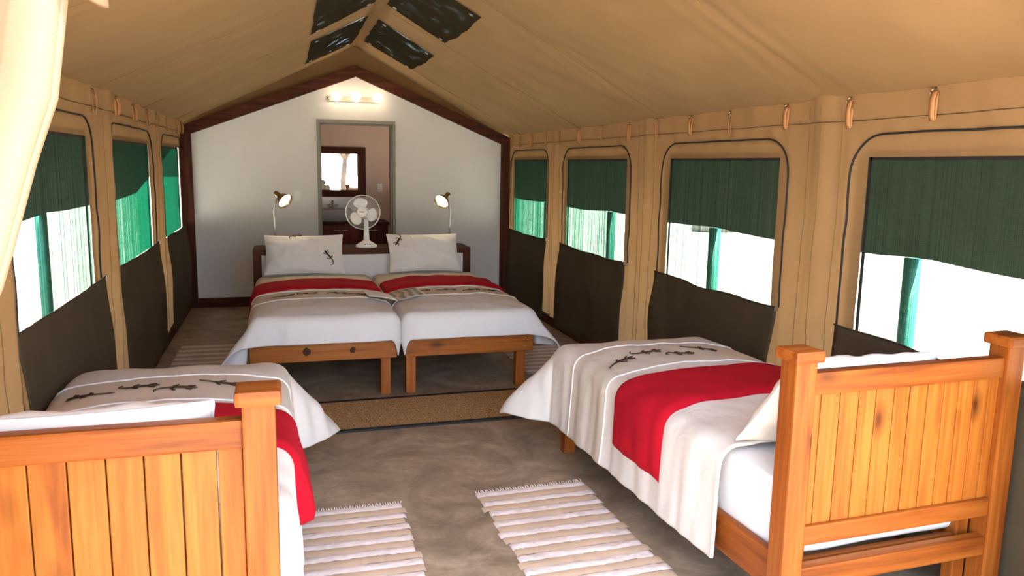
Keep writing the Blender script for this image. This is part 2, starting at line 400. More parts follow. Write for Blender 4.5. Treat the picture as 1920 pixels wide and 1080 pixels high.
def side_wall(name, X, inward, zt, wins, z_hi, z_lo, seed, label_side):
    ny, nzz = 420, 110
    ys = list(np.linspace(YF, 9.24, ny)); zs = list(np.linspace(0.0, zt + 0.035, nzz))
    # snap grid lines onto the openings
    for y0, y1 in wins:
        for e in (y0, y1): ys[int(np.argmin([abs(q - e) for q in ys]))] = e
    for e in (z_hi, z_lo): zs[int(np.argmin([abs(q - e) for q in zs]))] = e
    arch = z_hi + 0.105
    P = [(X + inward * wall_off(y, z, wins, zt, arch, seed), y, z) for z in zs for y in ys]; F = []
    for j in range(nzz - 1):
        for i in range(ny - 1):
            cy, cz = (ys[i] + ys[i + 1]) / 2, (zs[j] + zs[j + 1]) / 2
            if any(a < cy < b for a, b in wins) and z_lo - 0.02 < cz < z_hi: continue
            F.append((j * ny + i, j * ny + i + 1, (j + 1) * ny + i + 1, (j + 1) * ny + i))
    wobj = struct(mesh(name, P, F, CANVAS, None, True))
    # stitched hem line under the eave
    tube('hem_stitching', [(X + inward * (wall_off(y, zt - 0.106, wins, zt, arch, seed) + 0.004), y, zt - 0.107 + 0.004 * nz(y * 3, 0, 0, seed)) for y in np.linspace(YF, 9.22, 200)], 0.0022, GECKO, wobj, 4)
    for s in (3.42, 5.46, 7.52):
        for q in (-0.13, 0.0, 0.12):
            tube('sleeve_stitching', [(X + inward * (wall_off(s + q, z, wins, zt, arch, seed) + 0.002), s + q, z) for z in np.linspace(0.02, zt - 0.03, 50)], 0.0016, CANVAS_IN, wobj, 4)
    return wobj, arch
wall_r, arch_r = side_wall('wall_right', XR, -1, ER, WIN_R, 1.70, 0.87, 11, 'right')
wall_l, arch_l = side_wall('wall_left', XL, 1, EL, WIN_L, 1.755, 0.93, 23, 'left')

def build_window(idx, X, inward, y0, y1, z_hi, z_lo, arch, wins, zt, seed, flap_in, flap_out, lab):
    """net of real threads, black binding, zip round the arch, olive storm flap rolled down"""
    root = thing('window_%d' % idx, (X, (y0 + y1) / 2, 0), None, None, None, 0, 'structure')
    rnd = random.Random(idx); sp = 0.0031 if inward < 0 else 0.0052
    cy = (y0 + y1) / 2; L = lambda x, y, z: (x, y - cy, z)
    xo = -inward * 0.022; zb = z_lo - 0.03
    V = []; F = []
    def bxx(xa, xb, ya, yb, za, zb_):
        o = len(V)
        for z in (za, zb_):
            for x, y in ((xa, ya), (xb, ya), (xb, yb), (xa, yb)): V.append((x, y, z))
        F.extend([(o, o + 3, o + 2, o + 1), (o + 4, o + 5, o + 6, o + 7), (o, o + 1, o + 5, o + 4), (o + 1, o + 2, o + 6, o + 5), (o + 2, o + 3, o + 7, o + 6), (o + 3, o, o + 4, o + 7)])
    y = y0 - 0.08
    while y < y1 + 0.08:
        bxx(xo - 0.0004, xo + 0.0004, y - cy - 0.0005, y - cy + 0.0005, zb, z_hi); y += sp + rnd.uniform(-0.0009, 0.0009)
    z = zb
    while z < z_hi:
        bxx(xo - 0.0002, xo + 0.0002, y0 - 0.08 - cy, y1 + 0.08 - cy, z - 0.0004, z + 0.0004); z += 0.0042 + rnd.uniform(-0.0012, 0.0012)
    n = mesh('net_threads', V, F, NETM, root); n['kind'] = 'stuff'
    # binding tape around the net
    bw = 0.016
    bm = bmesh.new()
    for (ya, yb, za, zc) in ((y0 - bw * .3, y1 + bw * .3, z_hi - bw, z_hi + bw * .6), (y0 - bw * .5, y0 + bw * .5, zb, z_hi), (y1 - bw * .5, y1 + bw * .5, zb, z_hi)):
        nseg = 14
        for k in range(nseg):
            f0, f1 = k / nseg, (k + 1) / nseg
            if yb - ya > zc - za: bm_box(bm, xo - inward * 0.0 - 0.003, xo + 0.003 + abs(xo) * 0, ya + (yb - ya) * f0 - cy, ya + (yb - ya) * f1 - cy, za + 0.004 * nz(ya + k * .7, 0, 0, seed), zc + 0.004 * nz(ya + k * .7, 0, 0, seed))
            else: bm_box(bm, xo - 0.003, xo + 0.003, ya - cy + 0.003 * nz(k * .7, ya, 0, seed), yb - cy + 0.003 * nz(k * .7, ya, 0, seed), za + (zc - za) * f0, za + (zc - za) * f1)
    frombm('net_binding', bm, ZIP, root)
    # zip line following the arch
    a0, a1, r = y0 - 0.10, y1 + 0.10, 0.20
    pts = [(a0, z) for z in np.linspace(z_lo, arch - r, 30)]
    pts += [(a0 + r - r * math.cos(t), arch - r + r * math.sin(t)) for t in np.linspace(0.1, PI / 2, 10)]
    pts += [(q, arch) for q in np.linspace(a0 + r + .05, a1 - r - .05, 24)]
    pts += [(a1 - r + r * math.sin(t), arch - r + r * math.cos(t)) for t in np.linspace(0, PI / 2 - .1, 10)]
    pts += [(a1, z) for z in np.linspace(arch - r, z_lo, 30)]
    pts = [(inward * (wall_off(p[0], p[1], wins, zt, arch, seed) + 0.006), p[0] - cy + 0.006 * nz(p[1] * 5, p[0] * 5, 0, seed), p[1] + 0.004 * nz(p[0] * 4, p[1] * 2, 0, seed + 3)) for p in pts]
    tube('zip', pts, 0.0052, ZIP, root, 6)
    # storm flap hanging open below the net
    fa, fb = y0 - flap_in, y1 + flap_out
    nu, nv = 44, 26; P = []
    for j in range(nv + 1):
        v = j / nv; z = z_lo + 0.004 - v * (z_lo - 0.035)
        for i in range(nu + 1):
            u = i / nu; yy = fa + (fb - fa) * u
            dz = 0.012 * nz(u * 5, idx, 0, 31) * (1 - v) - 0.014 * math.sin(u * PI) * (1 - v) * (0.7 + 0.3 * math.sin(u * 14))
            outw = 0.028 + 0.030 * smooth01(0.0, 0.5, v) + 0.030 * nz(u * 3.2, v * 1.2, idx, 17) * smooth01(0, .35, v) + 0.010 * nz(u * 9, v * 1.5, idx, 19)
            yy += 0.02 * nz(v * 3, u * 2, idx, 41) * v
            P.append((inward * max(outw, 0.026), yy - cy, z + dz))
    fl = mesh('storm_flap', P, [(j * (nu + 1) + i, j * (nu + 1) + i + 1, (j + 1) * (nu + 1) + i + 1, (j + 1) * (nu + 1) + i) for j in range(nv) for i in range(nu)], OLIVE, root, True)
    md = fl.modifiers.new('thickness', 'SOLIDIFY'); md.thickness = 0.004
    tube('flap_hem', [Vector(P[i]) + Vector((inward * 0.004, 0, 0.002)) for i in range(nu + 1)], 0.004, OLIVE, fl, 5)
    for k in ((0,) if inward < 0 else (nu,)) if True else ():
        c = Vector(P[k]); bm = bmesh.new(); bm_box(bm, c.x - 0.006, c.x + 0.010, c.y - 0.008, c.y + 0.008, c.z - 0.022, c.z + 0.01, 0.002)
        frombm('toggle', bm, STEEL, fl)
    return root
wi = 1
for (y0, y1) in WIN_R:
    build_window(wi, XR, -1, y0, y1, 1.70, 0.87, arch_r, WIN_R, ER, 11, 0.10, 0.10, 'right'); wi += 1
for (y0, y1) in WIN_L:
    build_window(wi, XL, 1, y0, y1, 1.755, 0.93, arch_l, WIN_L, EL, 23, 0.10, 0.10, 'left'); wi += 1

# ------------------------------------------------------------------ back wall, gable, timber frame
def rz_in(x): return (1.88 + (2.60 - 1.88) * (x + 1.06) / (XC + 1.06)) if x < XC else (1.85 + (2.60 - 1.85) * (2.66 - x) / (2.66 - XC))
DL, DR, DT = 0.376, 1.262, 2.11
bw = thing('wall_back', (0, YB, 0), None, None, None, 0, 'structure')
bm = bmesh.new()
def addpoly(bm, poly, y0, y1):
    a = [bm.verts.new((x, y0, z)) for x, z in poly]; c = [bm.verts.new((x, y1, z)) for x, z in poly]
    bm.faces.new(a); bm.faces.new(c[::-1])
    for i in range(len(poly)): bm.faces.new((a[i], c[i], c[(i + 1) % len(poly)], a[(i + 1) % len(poly)]))
addpoly(bm, [(-1.06, 0), (DL, 0), (DL, DT), (DL, rz_in(DL) + .03), (-1.06, rz_in(-1.06) + .03)], 0, 0.14)
addpoly(bm, [(DR, 0), (2.66, 0), (2.66, rz_in(2.66) + .03), (DR, rz_in(DR) + .03), (DR, DT)], 0, 0.14)
addpoly(bm, [(DL, DT), (DR, DT), (DR, rz_in(DR) + .03), (XC, rz_in(XC) + .03), (DL, rz_in(DL) + .03)], 0, 0.14)
frombm('plaster', bm, PLASTER, bw)
gb = struct(prism('gable_canvas', [(-1.06, 1.86), (XC, 2.58), (2.66, 1.83), (2.66, ER), (XC, RZ - .005), (-1.06, EL)], 9.365, 9.37, CANVAS))
fr = thing('trim_1', (0, YB, 0), None, None, None, 0, 'structure')
prism('beam', [(-1.065, 1.985), (-1.065, 1.865), (XC, 2.59), (XC, 2.715)], -0.055, 0.02, MATS['dark_wood_x'], fr, 0.004)
prism('beam', [(2.645, 1.955), (XC, 2.715), (XC, 2.59), (2.645, 1.835)], -0.055, 0.02, MATS['dark_wood_x'], fr, 0.004)
box('post', -1.065, -0.945, -0.05, 0.02, 0, 1.92, MATS['dark_wood_z'], fr)
box('post', 2.535, 2.645, -0.05, 0.02, 0, 1.90, MATS['dark_wood_z'], fr)
box('skirting', -0.945, 0.33, -0.03, 0.01, 0, 0.105, MATS['dark_wood_x'], fr)
box('skirting', 1.31, 2.535, -0.03, 0.01, 0, 0.105, MATS['dark_wood_x'], fr)
bl = struct(box('baseboard_left', XL - 0.01, XL + 0.045, 1.3, 9.17, 0, 0.09, MATS['dark_wood_y']))
br = struct(box('baseboard_right', XR - 0.045, XR + 0.01, 1.3, 9.17, 0, 0.09, MATS['dark_wood_y']))

# door frame with the door standing open into the bathroom
d1 = thing('door_1', (DL, YB, 0), None, None, None, 0, 'structure')
dw = DR - DL
for nm, a, c in (('jamb', 0.0, 0.035), ('jamb', dw - 0.035, dw)):
    box(nm, a, c, -0.018, 0.15, 0, DT - 0.04, FRAMEM, d1)
    s = 1 if a == 0 else -1
    box('door_stop', (c if s > 0 else a) - 0.002, (c if s > 0 else a) + 0.014 * s if s > 0 else a + 0.002, 0.05, 0.11, 0, DT - 0.04, FRAMEM, d1) if s > 0 else box('door_stop', a - 0.014, a + 0.002, 0.05, 0.11, 0, DT - 0.04, FRAMEM, d1)
box('lintel', 0, dw, -0.018, 0.15, DT - 0.04, DT, FRAMEM, d1)
box('lintel_stop', 0.03, dw - 0.03, 0.05, 0.11, DT - 0.055, DT - 0.038, FRAMEM, d1)
leaf = box('door_leaf', -0.040, 0.0, 0, 0.78, 0.01, DT - 0.05, DOORE, d1)
leaf.location = (dw - 0.012, 0.155, 0); leaf.rotation_euler.z = -0.18
for z in (0.25, 1.62):
    vs, f = lathe_data([(0.0001, -0.05), (0.009, -0.05), (0.009, 0.05), (0.0001, 0.05)], 10, Matrix.Translation((-0.034, -0.006, z)))
    mesh('hinge', vs, f, BRASS, leaf, True)

# bathroom behind
BY = 11.45
struct(box('wall_bathroom_back', -0.6, 2.3, BY, BY + 0.1, 0, 2.9, PINKPL, None, 0))
struct(box('wall_bathroom_left', -0.7, -0.6, 9.38, BY + 0.1, 0, 2.9, PINKPL, None, 0))
bm = bmesh.new()
bm_box(bm, 2.2, 2.3, 9.38, BY, 0, 1.1); bm_box(bm, 2.2, 2.3, 9.38, BY, 2.0, 2.9); bm_box(bm, 2.2, 2.3, 9.38, 9.8, 1.1, 2.0); bm_box(bm, 2.2, 2.3, 11.0, BY, 1.1, 2.0)  # opening in this unseen wall is added to let daylight into the bathroom
struct(frombm('wall_bathroom_right', bm, PINKPL))
struct(box('ceiling_bathroom', -0.6, 2.2, 9.47, BY + 0.1, 2.6, 2.66, CANVAS, None, 0))
# mirror
mr = thing('framed_mirror', (0.55, BY, 1.5), 'dark wood framed mirror on the pink bathroom wall above the basin', 'mirror')
mw, mh, fwid = 1.18, 0.70, 0.095
mesh('glass', [(-mw / 2 + fwid, -0.016, -mh / 2 + fwid), (mw / 2 - fwid, -0.016, -mh / 2 + fwid), (mw / 2 - fwid, -0.016, mh / 2 - fwid), (-mw / 2 + fwid, -0.016, mh / 2 - fwid)], [(0, 1, 2, 3)], MIRROR, mr)
for a in ((-mw / 2, mw / 2, mh / 2 - fwid, mh / 2), (-mw / 2, mw / 2, -mh / 2, -mh / 2 + fwid)): box('frame_rail', a[0], a[1], -0.04, 0, a[2], a[3], MATS['dark_wood_x'], mr)
for a in ((-mw / 2, -mw / 2 + fwid), (mw / 2 - fwid, mw / 2)): box('frame_stile', a[0], a[1], -0.042, 0, -mh / 2 + fwid, mh / 2 - fwid, MATS['dark_wood_z'], mr)
# vanity
vt = thing('vanity_cabinet', (0.72, BY - 0.005, 0), 'dark red wooden vanity cabinet under the white basin', 'cabinet')
box('body', -0.55, 0.66, -0.60, 0, 0.02, 0.79, MATS['red_wood_z'], vt)
box('counter', -0.57, 0.68, -0.62, 0, 0.79, 0.825, MATS['dark_wood_x'], vt)
for i, x in enumerate((-0.53, -0.13, 0.27)):
    dr = box('door', x, x + 0.38, -0.62, -0.60, 0.14, 0.755, MATS['red_wood_z'] if i < 2 else MATS['dark_wood_z'], vt)
    tube('handle', [(x + 0.06, -0.615, 0.72), (x + 0.06, -0.64, 0.72), (x + 0.24, -0.64, 0.72), (x + 0.24, -0.615, 0.72)], 0.006, CHROME, dr, 6)
box('plinth', -0.5, 0.62, -0.56, -0.54, 0.0, 0.02, MATS['dark_wood_x'], vt)
# basin
bs = thing('wash_basin', (0.62, BY - 0.30, 0.826), 'white rectangular porcelain basin standing on the vanity', 'basin')
bm = bmesh.new()
def ring(x, y, z): return [bm.verts.new(p) for p in ((-x, -y, z), (x, -y, z), (x, y, z), (-x, y, z))]
rs = [ring(0.20, 0.18, 0.0), ring(0.25, 0.21, 0.07), ring(0.29, 0.23, 0.145), ring(0.29, 0.23, 0.165), ring(0.27, 0.21, 0.165), ring(0.20, 0.15, 0.05)]
bm.faces.new(rs[0][::-1]); bm.faces.new(rs[-1])
for a, c in zip(rs, rs[1:]):
    for i in range(4): bm.faces.new((a[i], a[(i + 1) % 4], c[(i + 1) % 4], c[i]))
bmesh.ops.bevel(bm, geom=list(bm.edges), offset=0.008, segments=2, affect='EDGES')
frombm('bowl', bm, PORC, bs, True)
box('splashback', -0.30, 0.45, 0.275, 0.298, 0.0, 0.32, PORC, bs)
tp = thing('basin_tap', (0.66, BY - 0.14, 0.99), 'chrome mixer tap with two cross handles on the white basin', 'tap')
tube('spout', [(0, 0, 0), (0, 0, 0.08), (0, -0.03, 0.105), (0, -0.085, 0.10), (0, -0.10, 0.075)], [0.018, 0.014, 0.012, 0.011, 0.010], CHROME, tp, 10)
for s in (-1, 1):
    h = tube('handle', [(0.01 * s, 0, 0.01), (0.05 * s, 0, 0.022), (0.055 * s, -0.004, 0.05)], 0.012, CHROME, tp, 8)
    for q in (0, 1): tube('cross_bar', [((0.055 - 0.022 * (1 - q)) * s, -0.004 - 0.022 * q, 0.05), ((0.055 + 0.022 * (1 - q)) * s, -0.004 + 0.022 * q, 0.05)], 0.006, CHROME, h, 6)
def switch_plate(x, y, z, label):
    t = thing('light_switch', (x, y, z), label, 'switch')
    box('plate', -0.036, 0.036, -0.008, 0, -0.058, 0.058, PLAST, t, 0.003)
    box('rocker', -0.014, 0.014, -0.013, -0.007, 0.012, 0.038, PLAST, t, 0.002); box('rocker', -0.014, 0.014, -0.013, -0.007, -0.036, -0.010, PLAST, t, 0.002)
switch_plate(0.146, YB - 0.001, 1.245, 'white light switch on the plaster wall beside the door frame')
switch_plate(1.34, BY - 0.001, 1.28, 'light switch on the pink bathroom wall right of the mirror')

# three-globe light bar over the door
lb = thing('light_bar', (0.80, YB, 2.34), 'bar light with three lit globe bulbs on the white gable wall', 'wall light')
box('back_plate', -0.30, 0.28, -0.022, 0, -0.030, 0.030, plain('bar_enamel', (0.42, 0.36, 0.29), 0.35), lb, 0.006)
for i, x in enumerate((-0.205, 0.01, 0.25)):
    M = Matrix.Translation((x, -0.03, 0.02)) @ Matrix.Rotation(PI / 2, 4, 'X')
    hd = lathe('holder', [(0.0001, -.002), (0.026, 0.0), (0.026, 0.03), (0.02, 0.034)], CHROME, lb, 16, M)
    vs, f = lathe_data([(0.054 * math.sin(a) + 1e-4, 0.054 - 0.054 * math.cos(a)) for a in np.linspace(0, PI, 14)], 20, M @ Matrix.Translation((0, 0, 0.031)))
    mesh('globe_bulb', vs, f, BULB, hd, True)
lathe('end_screw', [(0.0001, 0.008), (0.014, 0.006), (0.016, 0)], CHROME, lb, 12, Matrix.Translation((-0.285, -0.03, 0)) @ Matrix.Rotation(PI / 2, 4, 'X'))

# ------------------------------------------------------------------ headboard ledge behind the two beds
hb = thing('headboard_ledge', (0.735, 7.45, 0), 'low white partition headboard with dark wood frame and ledge top', 'headboard')
HW = 1.02
box('panel', -HW + 0.06, HW - 0.06, 0.012, 0.40, 0, 0.775, PLASTER, hb)
box('ledge_top', -HW, HW, 0, 0.42, 0.775, 0.83, MATS['brown_wood_x'], hb, 0.006)
for s in (-1, 1): box('end_post', min(s * HW, s * (HW - 0.075)), max(s * HW, s * (HW - 0.075)), 0, 0.42, 0, 0.776, MATS['brown_wood_z'], hb, 0.006)

# ------------------------------------------------------------------ beds
def sheet_surface(xl, xr, yl, yh, hL, hR, hlo, hhi, top, r, flare, seed, puff=0.03, fold=0.012, wr=0.006, step=0.02, corner=0.35, lo_tight=False, tucked=0):
    S0, S1, T0, T1 = xl - hL, xr + hR, yl - hlo, yh + hhi
    ns, nt_ = max(8, int((S1 - S0) / step)), max(8, int((T1 - T0) / step))
    ss, tt = np.linspace(S0, S1, ns + 1), np.linspace(T0, T1, nt_ + 1)
    P = np.zeros((nt_ + 1, ns + 1, 3)); O = np.zeros((nt_ + 1, ns + 1))
    for j, t in enumerate(tt):
        for i, s in enumerate(ss):
            ox = max(0, s - xr) - max(0, xl - s); oy = max(0, t - yh) - max(0, yl - t)
            # at the head end the cloth hangs short over the mattress and long only outside the bed frame
            if lo_tight and oy < 0: oy *= 0.42 + 0.58 * smooth01(0.12, 0.30, max(0, ox))
            o = math.hypot(ox, oy); cx, cy = min(max(s, xl), xr), min(max(t, yl), yh)
            u, v = (cx - xl) / (xr - xl), (cy - yl) / (yh - yl)
            pz = puff * (1 - abs(2 * u - 1) ** 3) * (1 - abs(2 * v - 1) ** 6)
            if o > 1e-9:
                both = 2 * abs(ox * oy) / (ox * ox + oy * oy)
                fl = min(0.85, (0.0 if tucked * ox > 0 else flare) + (corner if not hasattr(corner, '__len__') else corner[0 if ox < 0 else 1]) * both * (0 if lo_tight and oy < 0 else 1))
                q = r * (PI / 2 - math.asin(min(0.9, fl)))
                if o < q: h, d = r * math.sin(o / r), r * (1 - math.cos(o / r))
                else:
                    e = o - q; h = r * math.sin(q / r) + fl * e; d = r * (1 - math.cos(q / r)) + math.sqrt(1 - fl * fl) * e
                P[j, i] = (cx + ox / o * h, cy + oy / o * h, top - d + pz)
            else: P[j, i] = (cx, cy, top + pz)
            O[j, i] = o
    dS = np.gradient(P, axis=1); dT = np.gradient(P, axis=0); n = np.cross(dS, dT); n /= np.maximum(1e-9, np.linalg.norm(n, axis=2, keepdims=True))
    for j in range(nt_ + 1):
        for i in range(ns + 1):
            x, y, z = P[j, i]; o = O[j, i]
            k = smooth01(0.03, 0.22, o)
            a = wr * (nz(x * 5.5, y * 5.5, z * 2, seed) + 0.5 * nz(x * 13 + y * 5, y * 9, z * 3, seed + 1))
            a += fold * k * (nz(x * 8, y * 8, z * 0.8, seed + 2) + 0.6 * nz(x * 17, y * 17, z * 1.0, seed + 5))
            if tucked and tucked * (x - (xr if tucked > 0 else xl)) > 0: a *= 0.3
            P[j, i] += n[j, i] * a
    dS = np.gradient(P, axis=1); dT = np.gradient(P, axis=0); n = np.cross(dS, dT); n /= np.maximum(1e-9, np.linalg.norm(n, axis=2, keepdims=True))
    def at(s, t, off=0.0):
        fi = min(max((s - S0) / (S1 - S0) * ns, 0), ns - 1e-6); fj = min(max((t - T0) / (T1 - T0) * nt_, 0), nt_ - 1e-6)
        i, j = int(fi), int(fj); a, b = fi - i, fj - j
        w4 = ((1 - a) * (1 - b), a * (1 - b), (1 - a) * b, a * b)
        p = P[j, i] * w4[0] + P[j, i + 1] * w4[1] + P[j + 1, i] * w4[2] + P[j + 1, i + 1] * w4[3]
        q = n[j, i] * w4[0] + n[j, i + 1] * w4[1] + n[j + 1, i] * w4[2] + n[j + 1, i + 1] * w4[3]
        return Vector(p + q / max(1e-9, np.linalg.norm(q)) * off)
    return dict(P=P, ns=ns, nt=nt_, at=at, S=(S0, S1), T=(T0, T1), O=O)
def sheet_obj(name, sf, mat, parent=None, thick=0.012, bandmat=None, band=None):
    ns, nt_ = sf['ns'], sf['nt']
    V = sf['P'].reshape(-1, 3); F = [(j * (ns + 1) + i, j * (ns + 1) + i + 1, (j + 1) * (ns + 1) + i + 1, (j + 1) * (ns + 1) + i) for j in range(nt_) for i in range(ns)]
    o = mesh(name, V, F, mat, parent, True)
    sb = o.modifiers.new('smooth', 'SUBSURF'); sb.levels = 1; sb.render_levels = 1
    md = o.modifiers.new('thickness', 'SOLIDIFY'); md.thickness = thick; md.offset = -1
    if bandmat:
        o.data.materials.append(bandmat); T0, T1 = sf['T']
        for j in range(nt_):
            t = T0 + (T1 - T0) * (j + .5) / nt_
            if band[0] < t < band[1]:
                for i in range(ns): o.data.polygons[j * ns + i].material_index = 1
    return o
def throw_obj(name, sf, s0, s1, t0, t1, seed, skew=0.0, bulge=0.0):
    """blanket lying on a duvet surface, with a rounded hem all round"""
    ns, nt_ = max(10, int((s1 - s0) / 0.02)), max(6, int((t1 - t0) / 0.02)); V = []
    for j in range(nt_ + 1):
        for i in range(ns + 1):
            a, b = i / ns, j / nt_
            s = s0 + (s1 - s0) * a; t = t0 + (t1 - t0) * b + 0.02 * nz(a * 3, b, 0, seed) + skew * (a - .5)
            e = min(i, ns - i, j, nt_ - j)
            off = (0.000, 0.014, 0.020)[min(e, 2)] + 0.004 * nz(s * 9, t * 9, 0, seed) * min(e, 3) / 3 + bulge * smooth01(0.80, 0.97, a) * (1 if e > 0 else 0)
            V.append(sf['at'](s, t, off))
    F = [(j * (ns + 1) + i, j * (ns + 1) + i + 1, (j + 1) * (ns + 1) + i + 1, (j + 1) * (ns + 1) + i) for j in range(nt_) for i in range(ns)]
    return mesh(name, V, F, REDF, None, True)
def strip(pts, wid):
    L, Rr = [], []
    for i, p in enumerate(pts):
        a = Vector(pts[max(0, i - 1)]); c = Vector(pts[min(len(pts) - 1, i + 1)]); t = (c - a).normalized(); nn = Vector((-t.y, t.x))
        L.append(Vector(p) + nn * wid[i] / 2); Rr.append(Vector(p) - nn * wid[i] / 2)
    V = L + Rr; n = len(pts); return V, [(i, i + 1, n + i + 1, n + i) for i in range(n - 1)]
def gecko2d(curl, bend=0.0, thick=1.0):
    """unit gecko, head towards +x : list of strips"""
    out = []
    sp = [(0.50, 0.0), (0.44, 0.0), (0.38, 0.0), (0.30, 0.0), (0.18, bend * .2), (0.06, bend * .3), (-0.04, bend * .2)]
    tail = []; x, y, a = -0.04, bend * .2, PI
    for k in range(14):
        tail.append((x, y)); a += curl * 0.15 * (k / 5.0); x += 0.042 * math.cos(a); y += 0.042 * math.sin(a)
    out.append(strip(sp + tail[1:], [w * thick for w in [0.02, 0.075, 0.085, 0.055, 0.085, 0.08, 0.055] + list(np.linspace(0.05, 0.012, 13))]))
    for s in (-1, 1):
        out.append(strip([(0.27, 0.02 * s), (0.30, 0.11 * s), (0.38, 0.14 * s), (0.42, 0.16 * s)], [w * thick for w in (0.035, 0.03, 0.026, 0.045)]))
        out.append(strip([(0.02, 0.02 * s + bend * .2), (-0.04, 0.11 * s), (0.03, 0.16 * s), (0.06, 0.185 * s)], [w * thick for w in (0.04, 0.032, 0.026, 0.045)]))
    return out
def gecko_on(parent, at, s, t, size, ang, curl, bend=0.0, thick=1.0, off=0.003):
    V = []; Fs = []
    ca, sa = math.cos(ang), math.sin(ang)
    for vs, fs in gecko2d(curl, bend, thick):
        o = len(V)
        for p in vs:
            x, y = p.x * size, p.y * size; V.append(at(s + x * ca - y * sa, t + x * sa + y * ca, off))
        Fs += [tuple(i + o for i in f) for f in fs]
    o = mesh('embroidered_gecko', V, Fs, GECKO, parent, True)
    md = o.modifiers.new('thread', 'SOLIDIFY'); md.thickness = 0.003; md.offset = -1
    return o
def piping(parent, sf, t, s0=None, s1=None):
    S0, S1 = sf['S']; s0 = S0 if s0 is None else s0; s1 = S1 if s1 is None else s1
    tube('piping', [sf['at'](s, t, 0.002) for s in np.linspace(s0 + .005, s1 - .005, 70)], 0.0038, PIPE, parent, 5)
def mattress(parent, x0, x1, y0, y1, z0, z1, seed):
    bm = bmesh.new(); bm_box(bm, x0, x1, y0, y1, z0, z1)
    bmesh.ops.subdivide_edges(bm, edges=list(bm.edges), cuts=14, use_grid_fill=True)
    cx, cy, cz = (x0 + x1) / 2, (y0 + y1) / 2, (z0 + z1) / 2; r = 0.05
    for v in bm.verts:
        p = v.co.copy(); q = Vector((min(max(p.x, x0 + r), x1 - r), min(max(p.y, y0 + r), y1 - r), min(max(p.z, z0 + r), z1 - r)))
        d = p - q
        if d.length > r * 0.999: v.co = q + d.normalized() * r
        v.co.z += 0.006 * nz(p.x * 4, p.y * 4, 0, seed); v.co += (d.normalized() if d.length else Vector()) * 0.004 * nz(p.x * 9, p.y * 9, p.z * 9, seed)
    return frombm('mattress', bm, WHITE, parent, True)

def pillow_at(w, h, T, seed):
    def f(u, v, sgn, off=0.0):
        x = w / 2 * u * (1 - 0.055 * (1 - v * v)); y = h / 2 * v * (1 - 0.075 * (1 - u * u))
        e = max(0.0, (1 - abs(u) ** 2.4)) * max(0.0, (1 - abs(v) ** 2.4))
        z = T / 2 * e ** 0.5
        z += (0.016 * nz(u * 2.2, v * 2.2, sgn, seed) + 0.023 * nz((u + v) * 4.2, (u - v) * 1.2, sgn, seed + 1) + 0.008 * nz(u * 9, v * 7, sgn, seed + 2)) * min(1, e * 3)
        return Vector((x, y, sgn * (z + off)))
    return f
def pillow(w, h, T, seed, loc, rot, label, group=None, geckos=(), seam=None, mat=None):
    f = pillow_at(w, h, T, seed); n, m = 36, 26; V = []; F = []
    g = lambda k, c: math.sin((2 * k / c - 1) * PI / 2)
    for sgn in (1, -1):
        o = len(V)
        for j in range(m + 1):
            for i in range(n + 1): V.append(f(g(i, n), g(j, m), sgn))
        for j in range(m):
            for i in range(n):
                q = (o + j * (n + 1) + i, o + j * (n + 1) + i + 1, o + (j + 1) * (n + 1) + i + 1, o + (j + 1) * (n + 1) + i)
                F.append(q if sgn > 0 else q[::-1])
    t = thing('pillow', loc, label, 'pillow', group); t.rotation_euler = rot
    p = mesh('pillowcase', V, F, mat or WHITE, t, True)
    rim = [f(u, -1, 1) for u in np.linspace(-1, 1, 30)] + [f(1, v, 1) for v in np.linspace(-.95, .95, 20)] + [f(u, 1, 1) for u in np.linspace(1, -1, 30)] + [f(-1, v, 1) for v in np.linspace(.95, -.95, 20)]
    tube('edge_piping', rim, 0.0045, PIPE, p, 5, True)
    at = lambda s, tt, off: f(s / (w / 2), tt / (h / 2), 1, off)
    for (s, tt, size, ang, curl) in geckos: gecko_on(p, at, s, tt, size * 1.25, ang, curl, 0, 1.3, 0.004)
    if seam is not None: tube('seam_piping', [at(seam, y, 0.001) for y in np.linspace(-h / 2 * .97, h / 2 * .97, 30)], 0.003, PIPE, p, 5)
    return t

